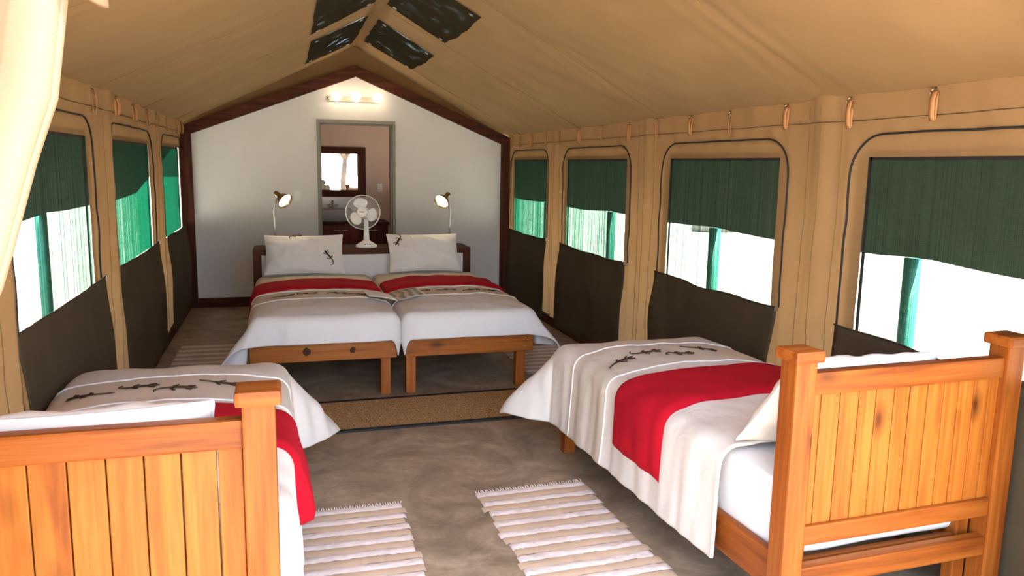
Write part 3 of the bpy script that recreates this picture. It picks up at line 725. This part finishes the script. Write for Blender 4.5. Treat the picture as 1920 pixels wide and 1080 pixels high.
def single_bed(loc, rz, label, posts_shift=0.0):
    """slatted-frame bed, headboard at local y = 0, foot at y = 2.05"""
    b = thing('single_bed', loc, label, 'bed', None, rz)
    hw = 0.495; ps = 0.082
    for s in (-1, 1):
        x0, x1 = (s * hw, s * (hw - ps)); x0, x1 = min(x0, x1), max(x0, x1)
        p = box('post', x0, x1, 0, ps, 0, 1.025, MATS['pine_z'], b, 0.007)
        bm = bmesh.new(); bm_box(bm, x0 - 0.016, x1 + 0.016, -0.016, ps + 0.016, 1.02, 1.062, 0.011); frombm('post_cap', bm, MATS['pine_x'], p)
        box('side_rail', min(s * 0.475, s * 0.445), max(s * 0.475, s * 0.445), ps - .002, 2.03, 0.19, 0.335, MATS['pine_y'], b, 0.005)
        box('foot_leg', min(s * 0.47, s * 0.40), max(s * 0.47, s * 0.40), 1.945, 2.015, 0, 0.30, MATS['pine_z'], b, 0.006)
        box('head_leg', min(s * 0.405, s * 0.345), max(s * 0.405, s * 0.345), 0.075, 0.125, 0, 0.42, MATS['pine_z'], b, 0.006)
    iw = hw - ps + 0.004
    box('top_rail', -iw, iw, 0.012, 0.062, 0.905, 0.982, MATS['pine_x'], b, 0.008)
    box('lower_rail', -iw, iw, 0.010, 0.060, 0.380, 0.450, MATS['pine_x'], b, 0.007)
    box('stretcher', -iw, iw, 0.010, 0.055, 0.225, 0.300, MATS['pine_x'], b, 0.007)
    box('end_rail', -0.45, 0.45, 0.088, 0.115, 0.17, 0.285, MATS['pine_x'], b, 0.005)
    box('foot_rail', -0.475, 0.475, 2.015, 2.045, 0.19, 0.335, MATS['pine_x'], b, 0.005)
    return b
def planks(b, widths, gaps):
    x = -0.413; tot = sum(widths); k = 0.826 / tot; mm = {}
    for wd, gp in zip(widths, gaps):
        wd *= k
        bm = bmesh.new(); bm_box(bm, x + gp / 2, x + wd - gp / 2, 0.026, 0.046, 0.44, 0.915, 0.0025); frombm('plank', bm, MATS['plank_z'], b); x += wd
RB = single_bed((2.055, 2.085, 0), 0.040, 'pine single bed with panelled headboard beside the canvas windows, rattled white bedding'.replace(', rattled white bedding', ''))
planks(RB, [.05, .085, .085, .08, .085, .075, .088, .08, .075, .08, .075, .05], [.003] * 5 + [.005, .005] + [.003] * 5)
LB = single_bed((-0.53, 1.995, 0), 0.0, 'pine single bed with panelled headboard beside the pale door flap')
planks(LB, [.08, .088, .088, .088, .088, .088, .088, .088, .088, .065], [.0035] * 8 + [.0045, .0045])
mattress(RB, -0.443, 0.443, 0.10, 2.01, 0.283, 0.59, 3)
mattress(LB, -0.425, 0.443, 0.145, 2.01, 0.283, 0.59, 4)
# duvets of the single beds (local bed coordinates)
BAND = cloth('beige_band', (0.72, 0.64, 0.53), 0.03, 0.85, 0, 900, 6.0, 7.0, 0, 0.006)
def single_duvet(bed, seed, label, throw_label, mirror, tx):
    sf = sheet_surface(-0.43 if not mirror else -0.385, 0.42 if not mirror else 0.455, 0.36 if not mirror else 0.21, 2.02, 0.50 if not mirror else 0.09, 0.12 if not mirror else 0.52, 0.0 if not mirror else 0.42, 0.38, 0.625, 0.085, 0.05, seed, 0.04, 0.016, 0.010, 0.02, 0.62, mirror)
    sh = -0.13 if mirror else -0.10
    o = sheet_obj('duvet', sf, CREAM, None, 0.012, BAND, (1.44 + sh, 1.86 + sh))
    o.location = bed.location; o.rotation_euler = bed.rotation_euler; tag(o, label, 'duvet')
    piping(o, sf, 1.86 + sh); piping(o, sf, 1.44 + sh)
    for (s, t, an, cu, bd) in ((-0.27, 1.62, 2.75 if mirror else 0.4, 0.3, 0.1), (-0.10, 1.68, 0.05, -1.1, 0), (0.06, 1.62, -0.15, 0.95, 0.1), (0.24, 1.69, -0.3, -0.35, 0)):
        gecko_on(o, sf['at'], s + tx, t + sh, 0.19, an, cu, bd, 1.35)
    if mirror: t_ = throw_obj('throw_blanket', sf, -0.48, 0.455 + 0.36, 0.90 + sh, 1.36 + sh, seed, 0.0, 0.035)
    else: t_ = throw_obj('throw_blanket', sf, -0.42 - 0.37, 0.55, 0.88 + sh, 1.33 + sh, seed, 0.02)
    t_.location = bed.location; t_.rotation_euler = bed.rotation_euler; tag(t_, throw_label, 'blanket')
    return sf
single_duvet(RB, 51, 'cream duvet with four brown geckos on the bed beside the canvas windows', 'red fleece throw across the single bed beside the canvas windows', False, -0.08)
single_duvet(LB, 67, 'cream duvet with four brown geckos on the bed beside the pale door flap', 'red fleece throw across the single bed beside the pale door flap', True, 0.0)
pillow(0.64, 0.46, 0.17, 71, (1.925, 2.312, 0.816), (math.radians(180 - 52), 0.0, 0.05), 'white pillow leaning on the headboard beside the canvas windows', None, (), None, CREAM)
pillow(0.70, 0.44, 0.17, 73, (-0.53, 2.188, 0.826), (math.radians(180 - 58), -0.02, -0.02), 'white pillow leaning on the headboard beside the pale door flap', None, (), None, CREAM)

# the two beds pushed together
def twin_bed(cx, hw, legs, label):
    b = thing('twin_bed', (cx, 5.38, 0), label, 'bed')
    box('foot_board', -hw, hw, 0, 0.035, 0.275, 0.41, MATS['plank_x'], b, 0.005)
    for s in (-1, 1): box('side_rail', min(s * hw, s * (hw - 0.035)), max(s * hw, s * (hw - 0.035)), 0.034, 2.04, 0.275, 0.41, MATS['plank_y'], b, 0.005)
    for x0 in legs:
        box('leg', x0 - cx, x0 - cx + 0.07, 0.034, 0.104, 0, 0.30, MATS['plank_z'], b, 0.005); box('leg', x0 - cx, x0 - cx + 0.07, 1.9, 1.97, 0, 0.30, MATS['plank_z'], b, 0.005)
    for x, z in ((-hw + .05, .375), (-hw + .05, .31), (hw - .06, .375), (hw - .06, .31)):
        lathe('screw', [(0.0001, 0.003), (0.005, 0.002), (0.006, 0)], STEEL, b, 8, Matrix.Translation((x, 0, z)) @ Matrix.Rotation(PI / 2, 4, 'X'))
    mattress(b, -hw + 0.02, hw - 0.02, 0.03, 2.05, 0.405, 0.575, 5)
    return b
TA = twin_bed(0.245, 0.493, (-0.21, 0.63), 'pine bed under the fan, next to the plain white wall and light switch')
TB = twin_bed(1.275, 0.475, (0.81, 1.63), 'pine bed under the reading lamp, next to the dark storm flaps')
for kx, kr in ((-0.12, 0.026), (0.19, 0.020)):
    V = [(kx, -0.0012, 0.345)]; F = []
    for k in range(18):
        a = 2 * PI * k / 18; q = kr * (1 + 0.35 * nz(math.cos(a) * 1.5, math.sin(a) * 1.5, kx * 9, 5)); V.append((kx + q * math.cos(a), -0.0006, 0.345 + q * 1.05 * math.sin(a)))
    F = [(0, 1 + k, 1 + (k + 1) % 18) for k in range(18)]
    mesh('knot', V, F, MATS['brown_wood_x'], TA)
TA['label'] = 'low pine bed with two dark knots on its foot board'
TB['label'] = 'low pine bed with a clean-grained foot board and two visible legs'
def twin_duvet(bed, hw, hL, hR, seed, label, tl, th0, th1, geck):
    sf = sheet_surface(-hw + 0.07 if hL > .3 else -hw + 0.0505, hw - 0.0490 if hL > hR else hw - 0.050, 0.035, 1.93, hL, hR, 0.235, 0.0, 0.600, 0.080, 0.06 if hL < .4 else 0.12, seed, 0.035, 0.014, 0.009, 0.02, (0.60, 0.0) if hL > hR else (0.0, 0.60), False, 1 if hL > hR else -1)
    o = sheet_obj('duvet', sf, WHITE, None, 0.012, BAND, (0.50, 2.0)); o.location = bed.location; tag(o, label, 'duvet')
    piping(o, sf, 0.50); piping(o, sf, 0.86)
    for (s, t, an, cu) in geck: gecko_on(o, sf['at'], s, t, 0.18, an, cu, 0, 1.3)
    t_ = throw_obj('throw_blanket', sf, th0, th1, 0.94, 1.44, seed); t_.location = bed.location; tag(t_, tl, 'blanket')
    return sf
sfA = twin_duvet(TA, 0.493, 0.44, 0.27, 81, 'white duvet with beige band on the bed with the knotted foot board', 'red throw hanging over the open side of the knotted-board bed', -0.42 - 0.33, 0.525, ((-0.27, .68, .2, .3), (-0.10, .68, 0, -1), (0.12, .68, 0.1, .9), (0.30, .70, .3, .2)))
sfB = twin_duvet(TB, 0.475, 0.27, 0.33, 93, 'white duvet with beige band on the bed next to the dark storm flaps', 'red throw on the bed next to the dark storm flaps', -0.505, 0.60, ((-0.25, .72, .2, .3), (-0.05, .68, 0, -1), (0.15, .68, 0.1, .9), (0.33, .70, .5, .2)))
pillow(0.70, 0.40, 0.18, 101, (0.17, 7.33, 0.795), (math.radians(56), 0, 0.0), 'white pillow with a gecko near its lower corner, left of the fan'.replace(', left of the fan', ' and another at its top edge'), None, ((0.235, -0.075, 0.135, 2.2, -1.1), (-0.09, 0.19, 0.12, 0.3, 1.0)), 0.14)
pillow(0.68, 0.40, 0.18, 107, (1.27, 7.33, 0.797), (math.radians(56), 0, 0.02), 'white pillow with a single curled gecko in its upper corner', None, ((-0.24, 0.12, 0.135, -2.2, 1.1),), -0.12)

# magazine lying open across the two beds
mg = thing('open_magazine', (0.79, 5.93, 0.60), 'open magazine lying across the gap between the two white duvets', 'magazine', None, 0.10)
def duvet_top(X, Y):
    """height of the bedding under a point: the tops of the two duvets and their rounded inner edges"""
    out = 0.0
    for sf, cx, lo, hi in ((sfA, TA.location.x, -0.42, 0.44), (sfB, TB.location.x, -0.42, 0.42)):
        q = X - cx; e = min(max(q, lo), hi); dx = abs(q - e)
        if dx < 0.08: out = max(out, sf['at'](e, Y - 5.38).z - 0.08 + math.sqrt(0.0064 - dx * dx))
    return out
def page(name, sgn, mat, dz):
    V = []; nu, nv = 16, 10; ca, sa = math.cos(0.10), math.sin(0.10)
    for j in range(nv + 1):
        for i in range(nu + 1):
            u = i / nu; x, y = sgn * 0.215 * u, -0.15 + 0.30 * j / nv
            z = max(duvet_top(0.79 + x * ca - y * sa, 5.93 + x * sa + y * ca), 0.598 + 0.20 * abs(x))
            V.append((x, y, z - 0.60 + dz + 0.010 * math.sin(PI * u)))
    f = [(j * (nu + 1) + i, j * (nu + 1) + i + 1, (j + 1) * (nu + 1) + i + 1, (j + 1) * (nu + 1) + i) for j in range(nv) for i in range(nu)]
    if sgn < 0: f = [q[::-1] for q in f]
    o = mesh(name, V, f, mat, mg, True); md = o.modifiers.new('t', 'SOLIDIFY'); md.thickness = 0.003; return o
page('photo_page', 1, PAGE, 0.0165); page('text_page', -1, PLAST, 0.0165); page('cover', 1, MATC, 0.0125); page('cover', -1, MATC, 0.0125)

# ------------------------------------------------------------------ fan and lamps on the ledge
fan = thing('desk_fan', (0.755, 7.58, 0.83), 'white desk fan with wire guard standing on the dark wood ledge', 'fan', None, 0.0)
lathe('base', [(0.0001, 0), (0.098, 0.0), (0.104, 0.008), (0.098, 0.022), (0.07, 0.040), (0.045, 0.055), (0.032, 0.065), (0.0001, 0.066)], PLAST, fan, 32)
for i in range(3): box('button', -0.026 + 0.022 * i, -0.010 + 0.022 * i, -0.080, -0.062, 0.030, 0.038, GREYPL, fan, 0.002)
tube('neck', [(0, 0, 0.05), (0, 0, 0.12), (0, 0.004, 0.20), (0, 0.012, 0.27)], [0.030, 0.026, 0.022, 0.022], PLAST, fan, 14)
HM = Matrix.Translation((-0.03, 0.0, 0.335)) @ Matrix.Rotation(math.radians(-14), 4, 'Z') @ Matrix.Rotation(math.radians(84), 4, 'X')   # local z = facing the beds
lathe('motor', [(0.0001, -0.13), (0.035, -0.125), (0.052, -0.09), (0.055, -0.03), (0.03, -0.02), (0.0001, -0.02)], PLAST, fan, 24, HM)
lst = []
Rg = 0.162
for z, rr, tr in ((0.012, Rg, 0.0042), (0.0, Rg, 0.0042)):
    lst.append(tube_data([HM @ Vector((rr * math.cos(a), rr * math.sin(a), z)) for a in np.linspace(0, 2 * PI, 56, endpoint=False)], tr, 6, True))
v_, f_ = join_data(lst); guard = mesh('guard_rim', v_, f_, PLAST, fan, True)
lst = []
for k in range(64):
    a = 2 * PI * k / 64; c, s = math.cos(a), math.sin(a); a2 = a + 0.10; c2, s2 = math.cos(a2), math.sin(a2)
    lst.append(tube_data([HM @ Vector(p) for p in ((0.045 * c, 0.045 * s, 0.05), (0.10 * c2, 0.10 * s2, 0.047), (0.145 * c2, 0.145 * s2, 0.034), (Rg * c2, Rg * s2, 0.010))], 0.0008, 4))
    lst.append(tube_data([HM @ Vector(p) for p in ((0.05 * c, 0.05 * s, -0.05), (0.12 * c, 0.12 * s, -0.045), (Rg * c, Rg * s, -0.002))], 0.0008, 4))
v_, f_ = join_data(lst); gw = mesh('guard_wires', v_, f_, PLAST, guard, True); gw['kind'] = 'stuff'
cap = lathe('hub_cap', [(0.0001, 0.056), (0.042, 0.054), (0.049, 0.048), (0.049, 0.042)], PLAST, fan, 28, HM)
lst = []
for i in range(6):
    bm = bmesh.new(); x = -0.022 + i * 0.0075; bm_box(bm, x, x + 0.006, -0.004, 0.004, 0.0555, 0.0570)
    lst.append(([HM @ v.co for v in bm.verts], [tuple(v.index for v in f.verts) for f in (bm.verts.index_update() or bm.faces)])); bm.free()
v_, f_ = join_data(lst); mesh('maker_mark', v_, f_, GREYPL, cap)
for k in range(3):
    a0 = math.radians(100 + 120 * k); V = []; nr_, na = 10, 10
    for i in range(nr_ + 1):
        r = 0.035 + 0.105 * i / nr_; half = math.radians(25 + 17 * math.sin(PI * (i / nr_) ** 0.8)) * (1.0 if i < nr_ - 1 else (0.75 if i == nr_ - 1 else 0.4))
        for j in range(na + 1):
            q = j / na * 2 - 1; a = a0 + half * q + 0.12 * i / nr_
            V.append(HM @ Vector((r * math.cos(a), r * math.sin(a), 0.012 + 0.014 * q)))
    F = [(i * (na + 1) + j, i * (na + 1) + j + 1, (i + 1) * (na + 1) + j + 1, (i + 1) * (na + 1) + j) for i in range(nr_) for j in range(na)]
    bl_ = mesh('blade', V, F, PLAST, fan, True); md = bl_.modifiers.new('t', 'SOLIDIFY'); md.thickness = 0.003
lathe('hub', [(0.0001, 0.03), (0.034, 0.026), (0.038, 0.0), (0.03, -0.02)], PLAST, fan, 20, HM)

def reading_lamp(loc, side, label):
    t = thing('reading_lamp', loc, label, 'lamp', None)
    lathe('base', [(0.0001, 0), (0.062, 0), (0.064, 0.006), (0.058, 0.014), (0.012, 0.018), (0.0001, 0.018)], STEEL, t, 28)
    s = side
    tube('stem', [(0, 0, 0.012), (0, 0, 0.20), (-0.006 * s, 0, 0.34), (0.004 * s, -0.004, 0.40), (0.020 * s, -0.010, 0.445), (0.046 * s, -0.02, 0.480)], 0.0085, STEEL, t, 8)
    d = Vector((0.62 * s, -0.60, -0.52)).normalized()
    q = d.to_track_quat('Z', 'Y').to_matrix().to_4x4(); M = Matrix.Translation((0.040 * s, -0.018, 0.490)) @ q
    sh = lathe('shade', [(0.0001, -0.045), (0.024, -0.044), (0.026, -0.02), (0.026, 0.012), (0.040, 0.030), (0.060, 0.060), (0.074, 0.098), (0.076, 0.100), (0.071, 0.098), (0.056, 0.060), (0.036, 0.033), (0.02, 0.02)], BRASS, t, 28, M)
    lathe('lit_bulb', [(0.0001, 0.028), (0.018, 0.03), (0.034, 0.052), (0.052, 0.078), (0.056, 0.088), (0.045, 0.096), (0.02, 0.100), (0.0001, 0.101)], BULB2, sh, 24, M)
    return t
reading_lamp((-0.085, 7.60, 0.83), 1, 'lit brass reading lamp behind the pillow with two geckos')
reading_lamp((1.575, 7.60, 0.83), -1, 'lit brass reading lamp behind the pillow with a single curled gecko')

# ------------------------------------------------------------------ rugs
def rag_rug(loc, wd, ln, npair, label, seed):
    t = thing('rag_rug', loc, label, 'rug', 'striped rag rugs between the single beds')
    bh = ln / (2 * npair); rnd = random.Random(seed)
    for k in range(2 * npair):
        y1 = -k * bh; y0 = y1 - bh; shag = k % 2 == 0
        nu, nv = 46, 6; V = []
        e0, e1 = rnd.uniform(-.012, .012), rnd.uniform(-.012, .012)
        for j in range(nv + 1):
            for i in range(nu + 1):
                u, v = i / nu, j / nv
                wob = 0.006 * nz(u * 3, k * .5, 0, seed)
                if shag: z = 0.007 + 0.004 * math.sin(PI * v) + 0.005 * nz(u * 30, v * 4 + k, 0, seed) * math.sin(PI * v)
                else: z = 0.007 + 0.002 * math.sin(PI * v)
                if i in (0, nu): z = 0.001
                x = -wd / 2 + wd * u + (e0 if u < .5 else e1) * (abs(u - .5) * 2) ** 8
                V.append((x, y0 + (y1 - y0) * v + wob + (0.006 * nz(u * 40, k, v, seed) if shag else 0), z))
        mesh('shaggy_band' if shag else 'plain_band', V, [(j * (nu + 1) + i, j * (nu + 1) + i + 1, (j + 1) * (nu + 1) + i + 1, (j + 1) * (nu + 1) + i) for j in range(nv) for i in range(nu)], RUGS if shag else RUGP, t, True)
    lst = []
    for i in range(44):
        x = -wd / 2 + wd * (i + .5) / 44; a = rnd.uniform(-.5, .5)
        lst.append(tube_data([(x, -0.004, 0.009), (x + 0.010 * math.sin(a), 0.014, 0.010), (x + 0.022 * math.sin(a), 0.032 + rnd.uniform(-.008, .006), 0.004)], 0.0024, 5))
    v_, f_ = join_data(lst); fo = mesh('fringe', v_, f_, RUGS, t, True); fo['kind'] = 'stuff'
    return t
RR = rag_rug((1.168, 3.60, 0.0), 0.58, 1.54, 14, 'striped cream rag rug beside the bed by the windows', 5); RR.rotation_euler.z = 0.03
LR = rag_rug((0.245, 3.57, 0.0), 0.53, 1.54, 14, 'striped cream rag rug beside the bed by the pale door flap', 9)
del RR['group'], LR['group']
# jute runner
jr = thing('jute_runner', (0.90, 4.99, 0), 'woven brown jute runner with black border in front of the two beds', 'rug', None, 0.02)
bm = bmesh.new(); bm_box(bm, -0.95, 0.95, -0.29, 0.29, 0.0, 0.010); frombm('weave', bm, JUTE, jr)
for a in ((-0.98, 0.98, -0.325, -0.285), (-0.98, 0.98, 0.285, 0.325), (-0.98, -0.94, -0.285, 0.285), (0.94, 0.98, -0.285, 0.285)): box('border', a[0], a[1], a[2], a[3], 0.0, 0.012, ZIP, jr, 0.003)
# cream mats either side of the twin beds
def side_mat(loc, wd, ln, rz, label, seed):
    t = thing('bedside_mat', loc, label, 'rug', None, rz); n = 16
    for k in range(n):
        V = []; nu = 24
        for j in range(4):
            for i in range(nu + 1):
                u, v = i / nu, j / 3; V.append((-wd / 2 + wd * u + 0.008 * nz(k * 1.7, 0, 0, seed), -ln * (k + 1 - v) / n, 0.006 + 0.005 * math.sin(PI * v) + 0.003 * nz(u * 20, v + k, 0, seed)))
        mesh('woven_band', V, [(j * (nu + 1) + i, j * (nu + 1) + i + 1, (j + 1) * (nu + 1) + i + 1, (j + 1) * (nu + 1) + i) for j in range(3) for i in range(nu)], MATC if k % 2 else RUGS, t, True)
    lst = [tube_data([(-wd / 2 + wd * (i + .5) / 40, 0, 0.006), (-wd / 2 + wd * (i + .5) / 40 + 0.006 * nz(i * 2.1, 0, 0, seed), 0.03, 0.004)], 0.0025, 4) for i in range(40)]
    v_, f_ = join_data(lst); fo = mesh('fringe', v_, f_, RUGS, t, True); fo['kind'] = 'stuff'
side_mat((-0.62, 7.24, 0), 0.56, 1.2, 0.0, 'cream woven mat beside the knotted-board bed near the plaster wall', 3)
side_mat((2.10, 6.60, 0), 0.56, 0.9, 0.0, 'cream woven mat between the bed and the dark storm flaps', 4)

# ------------------------------------------------------------------ leather straps under the eaves
def strap(loc, inward, tw, ln, label, group):
    t = thing('leather_strap', loc, label, 'strap', group)
    ca, sa = math.cos(tw), math.sin(tw)
    path = [(0.004, 0.0), (0.020, -0.006), (0.028, -ln * .35), (0.026, -ln * .8), (0.018, -ln), (0.010, -ln * .93), (0.008, -ln * .5), (0.006, -0.01)]
    V = []
    for d, z in path:
        for q in (-0.014, 0.014):
            x, y = d + q * sa * 0.8, q * ca; V.append((inward * (x + 0.006), y, z))
    n = len(path); o = mesh('loop', V, [(2 * i, 2 * i + 1, 2 * i + 3, 2 * i + 2) for i in range(n - 1)], LEATH, t, True)
    md = o.modifiers.new('t', 'SOLIDIFY'); md.thickness = 0.003
    pts = [(inward * 0.022, 0.016 + 0.010 * math.cos(a), -0.012 + 0.010 * math.sin(a)) for a in np.linspace(0, 2 * PI, 12, endpoint=False)]
    tube('ring', pts, 0.0028, STEEL, t, 5, True)
    tube('hook', [(inward * 0.010, 0.004, 0.012), (inward * 0.026, 0.012, 0.004), (inward * 0.024, 0.016, -0.008)], 0.0055, BRASS, t, 6)
ORD = ('first', 'second', 'third', 'fourth')
def strap_place(y, wins):
    for k, (a, b) in enumerate(wins):
        if a - 0.06 <= y <= b + 0.06: return 'over the %s window from the plaster wall' % ORD[k]
    k = sum(1 for a, b in wins if a > y)
    return 'on the pillar past the %s window from the plaster wall' % ORD[max(0, k - 1)]
rnd = random.Random(4)
for y in (9.05, 8.73, 8.29, 7.79, 7.38, 6.84, 6.31, 5.76, 5.27, 4.78, 4.29, 3.73, 3.23, 2.72, 2.22):
    strap((XR - 0.012, y, ER - 0.012 + rnd.uniform(-.006, .006)), -1, rnd.uniform(-.7, .7), 0.125 + rnd.uniform(-.01, .015), 'tan leather strap ' + strap_place(y, WIN_R) + ', four-window side', 'leather straps above the four-window wall')
for y in (9.15, 8.7, 8.05, 7.4, 6.95, 6.35, 5.72, 5.06):
    strap((XL + 0.012, y, EL - 0.012 + rnd.uniform(-.006, .006)), 1, rnd.uniform(-.5, .9), 0.12 + rnd.uniform(-.01, .015), 'thin leather strap ' + strap_place(y, WIN_L) + ', three-window side', 'leather straps above the three-window wall')

# ------------------------------------------------------------------ canvas door flaps at the entrance
def curtain(name, edge, Xout, Y, label, seed, side):
    """edge: list of (z, X) of the inner edge"""
    t = thing(name, (Xout, Y, 0), label, 'door flap')
    zs = [e[0] for e in edge]; xs_ = [e[1] for e in edge]
    nv, nu = 60, 70; V = []
    for j in range(nv + 1):
        z = zs[0] + (zs[-1] - zs[0]) * j / nv; xi = float(np.interp(-z, [-q for q in zs], xs_))
        for i in range(nu + 1):
            u = i / nu; x = Xout + (xi - Xout) * u
            y = 0.055 * math.sin(u * 15 + 0.7 * z + seed) * (0.35 + 0.65 * u) + 0.03 * nz(u * 4, z * 1.5, 0, seed) - 0.10 * smooth01(0.86, 1.0, u)
            V.append((x - Xout, y, min(z, roof_z(x, max(YF, Y + y)) - 0.02)))
    o = mesh('canvas', V, [(j * (nu + 1) + i, j * (nu + 1) + i + 1, (j + 1) * (nu + 1) + i + 1, (j + 1) * (nu + 1) + i) for j in range(nv) for i in range(nu)], CANVAS_W, t, True)
    md = o.modifiers.new('t', 'SOLIDIFY'); md.thickness = 0.004
    tube('hem', [V[j * (nu + 1) + nu] for j in range(nv + 1)], 0.006, CANVAS_W, t, 6)
    return t
lf = curtain('door_flap', [(2.34, -0.20), (2.0, -0.225), (1.84, -0.24), (1.70, -0.262), (1.63, -0.288), (1.48, -0.335), (1.38, -0.378), (1.0, -0.60), (0.5, -0.78), (0.08, -0.86)], XL + 0.06, 1.22, 'sunlit pale canvas door flap gathered at the tent entrance', 2, 'left')
tail = []
for j in range(21):
    v = j / 20
    for i in range(9):
        u = i / 8; tail.append((0.73 + 0.052 * u + 0.012 * v, -0.13 - 0.02 * math.sin(u * PI), 2.22 - 0.41 * v + 0.01 * math.sin(u * PI) * v))
tl = mesh('flap_tail', tail, [(j * 9 + i, j * 9 + i + 1, j * 9 + 10 + i, j * 9 + 9 + i) for j in range(20) for i in range(8)], CANVAS_W, lf, True)
tl.modifiers.new('t', 'SOLIDIFY').thickness = 0.012
rf = curtain('door_flap', [(2.28, 1.86), (2.1, 1.93), (2.0, 2.05), (1.8, 2.30), (1.2, 2.40), (0.08, 2.42)], XR - 0.06, 1.70, 'pale canvas door flap tied back at the eave by the large window', 5, 'right')

# ------------------------------------------------------------------ fly sheet, poles and surroundings
prof = [(-2.15, 1.12), (-1.25, 2.26), (XC, 3.28), (2.87, 2.24), (3.62, 1.13)]
fly = thing('fly_sheet', (XC, 1.0, 0), 'dark green shade cloth fly sheet pitched over the canvas tent', 'shade cloth')
def fly_part(name, pr, y0, y1, mat):
    fx = []; V = []; ny = 60
    for (xa, za), (xb, zb) in zip(pr, pr[1:]):
        for k in range(12): fx.append((xa + (xb - xa) * k / 12, za + (zb - za) * k / 12))
    fx.append(pr[-1]); n = len(fx)
    for j in range(ny + 1):
        y = y0 + (y1 - y0) * j / ny
        for x, z in fx: V.append((x - XC, y - 1.0, z - 0.03 * abs(math.sin(PI * (y - 1.5) / 2.26)) + 0.012 * nz(x * 2, y * 2, 0, 61)))
    mesh(name, V, [(j * n + i, j * n + i + 1, (j + 1) * n + i + 1, (j + 1) * n + i) for j in range(ny) for i in range(n - 1)], mat, fly, True)
fly_part('roof_cloth', prof[1:4], 0.80, 10.7, FLYTOP)
fly_part('side_cloth', prof[0:2], 0.80, 13.0, FLYM)
fly_part('side_cloth', prof[3:5], 0.80, 13.0, FLYM)
for X, ys_ in ((3.62, (1.5, 3.79, 6.05, 8.32, 10.6)), (-2.15, (1.5, 4.8, 8.1, 11.2))):
    for y in ys_:
        lab = 'green awning pole holding the fly sheet outside the %s' % ('four-window wall' if X > 0 else 'three-window wall')
        t = thing('awning_pole', (X, y, -0.17), lab, 'pole', 'awning poles outside the ' + ('four-window wall' if X > 0 else 'three-window wall'))
        tube('shaft', [(0, 0, 0), (0, 0, 1.292)], 0.05, POLEM, t, 14)
        lathe('foot_plate', [(0.0001, 0.0), (0.09, 0.0), (0.09, 0.012), (0.0001, 0.012)], POLEM, t, 14)
# bushes and rock on the sand, tree behind the camera (seen in the mirror)
def rock(loc, s, label):
    bm = bmesh.new(); bmesh.ops.create_icosphere(bm, subdivisions=3, radius=1.0)
    for v in bm.verts:
        p = v.co.copy(); v.co = Vector((p.x * s * 1.5, p.y * s, p.z * s * 0.6)) * (1 + 0.3 * nz(p.x * 1.5, p.y * 1.5, p.z * 1.5, 77))
    o = frombm('rock', bm, ROCK, None, True); o.location = loc; tag(o, label, 'rock')
rock((12.2, 20.3, -0.1), 0.55, 'low grey rock lying on the bright sand outside')
def tree(loc, h, label, seed):
    t = thing('thorn_tree', loc, label, 'tree'); rnd = random.Random(seed); lst = []; tips = []
    def br(p, d, l, r, k):
        q = p + d * l; lst.append(tube_data([p, p + d * l * .5 + Vector((rnd.uniform(-.05, .05) * l,) * 3), q], [r, r * .85, r * .65], 6))
        if k == 0: tips.append(q); return
        for _ in range(3):
            nd = (d + Vector((rnd.uniform(-.9, .9), rnd.uniform(-.9, .9), rnd.uniform(-.2, .5)))).normalized(); br(q, nd, l * .72, r * .6, k - 1)
    br(Vector((0, 0, 0)), Vector((0.05, 0, 1)).normalized(), h * .36, h * .03, 4)
    v_, f_ = join_data(lst); mesh('trunk', v_, f_, BARK, t, True)
    V = []; F = []
    for q in tips:
        for _ in range(40):
            c = q + Vector((rnd.gauss(0, .3), rnd.gauss(0, .3), rnd.gauss(0, .16))) * h * .12; o = len(V); s = h * 0.012
            for _k in range(4): V.append(c + Vector((rnd.uniform(-s, s), rnd.uniform(-s, s), rnd.uniform(-s, s))))
            F.append((o, o + 1, o + 2, o + 3))
    fo = mesh('foliage', V, F, LEAF, t); fo['kind'] = 'stuff'
tree((2.8, -16.0, -0.17), 5.5, 'thorn tree standing in front of the tent, seen in the mirror', 8)
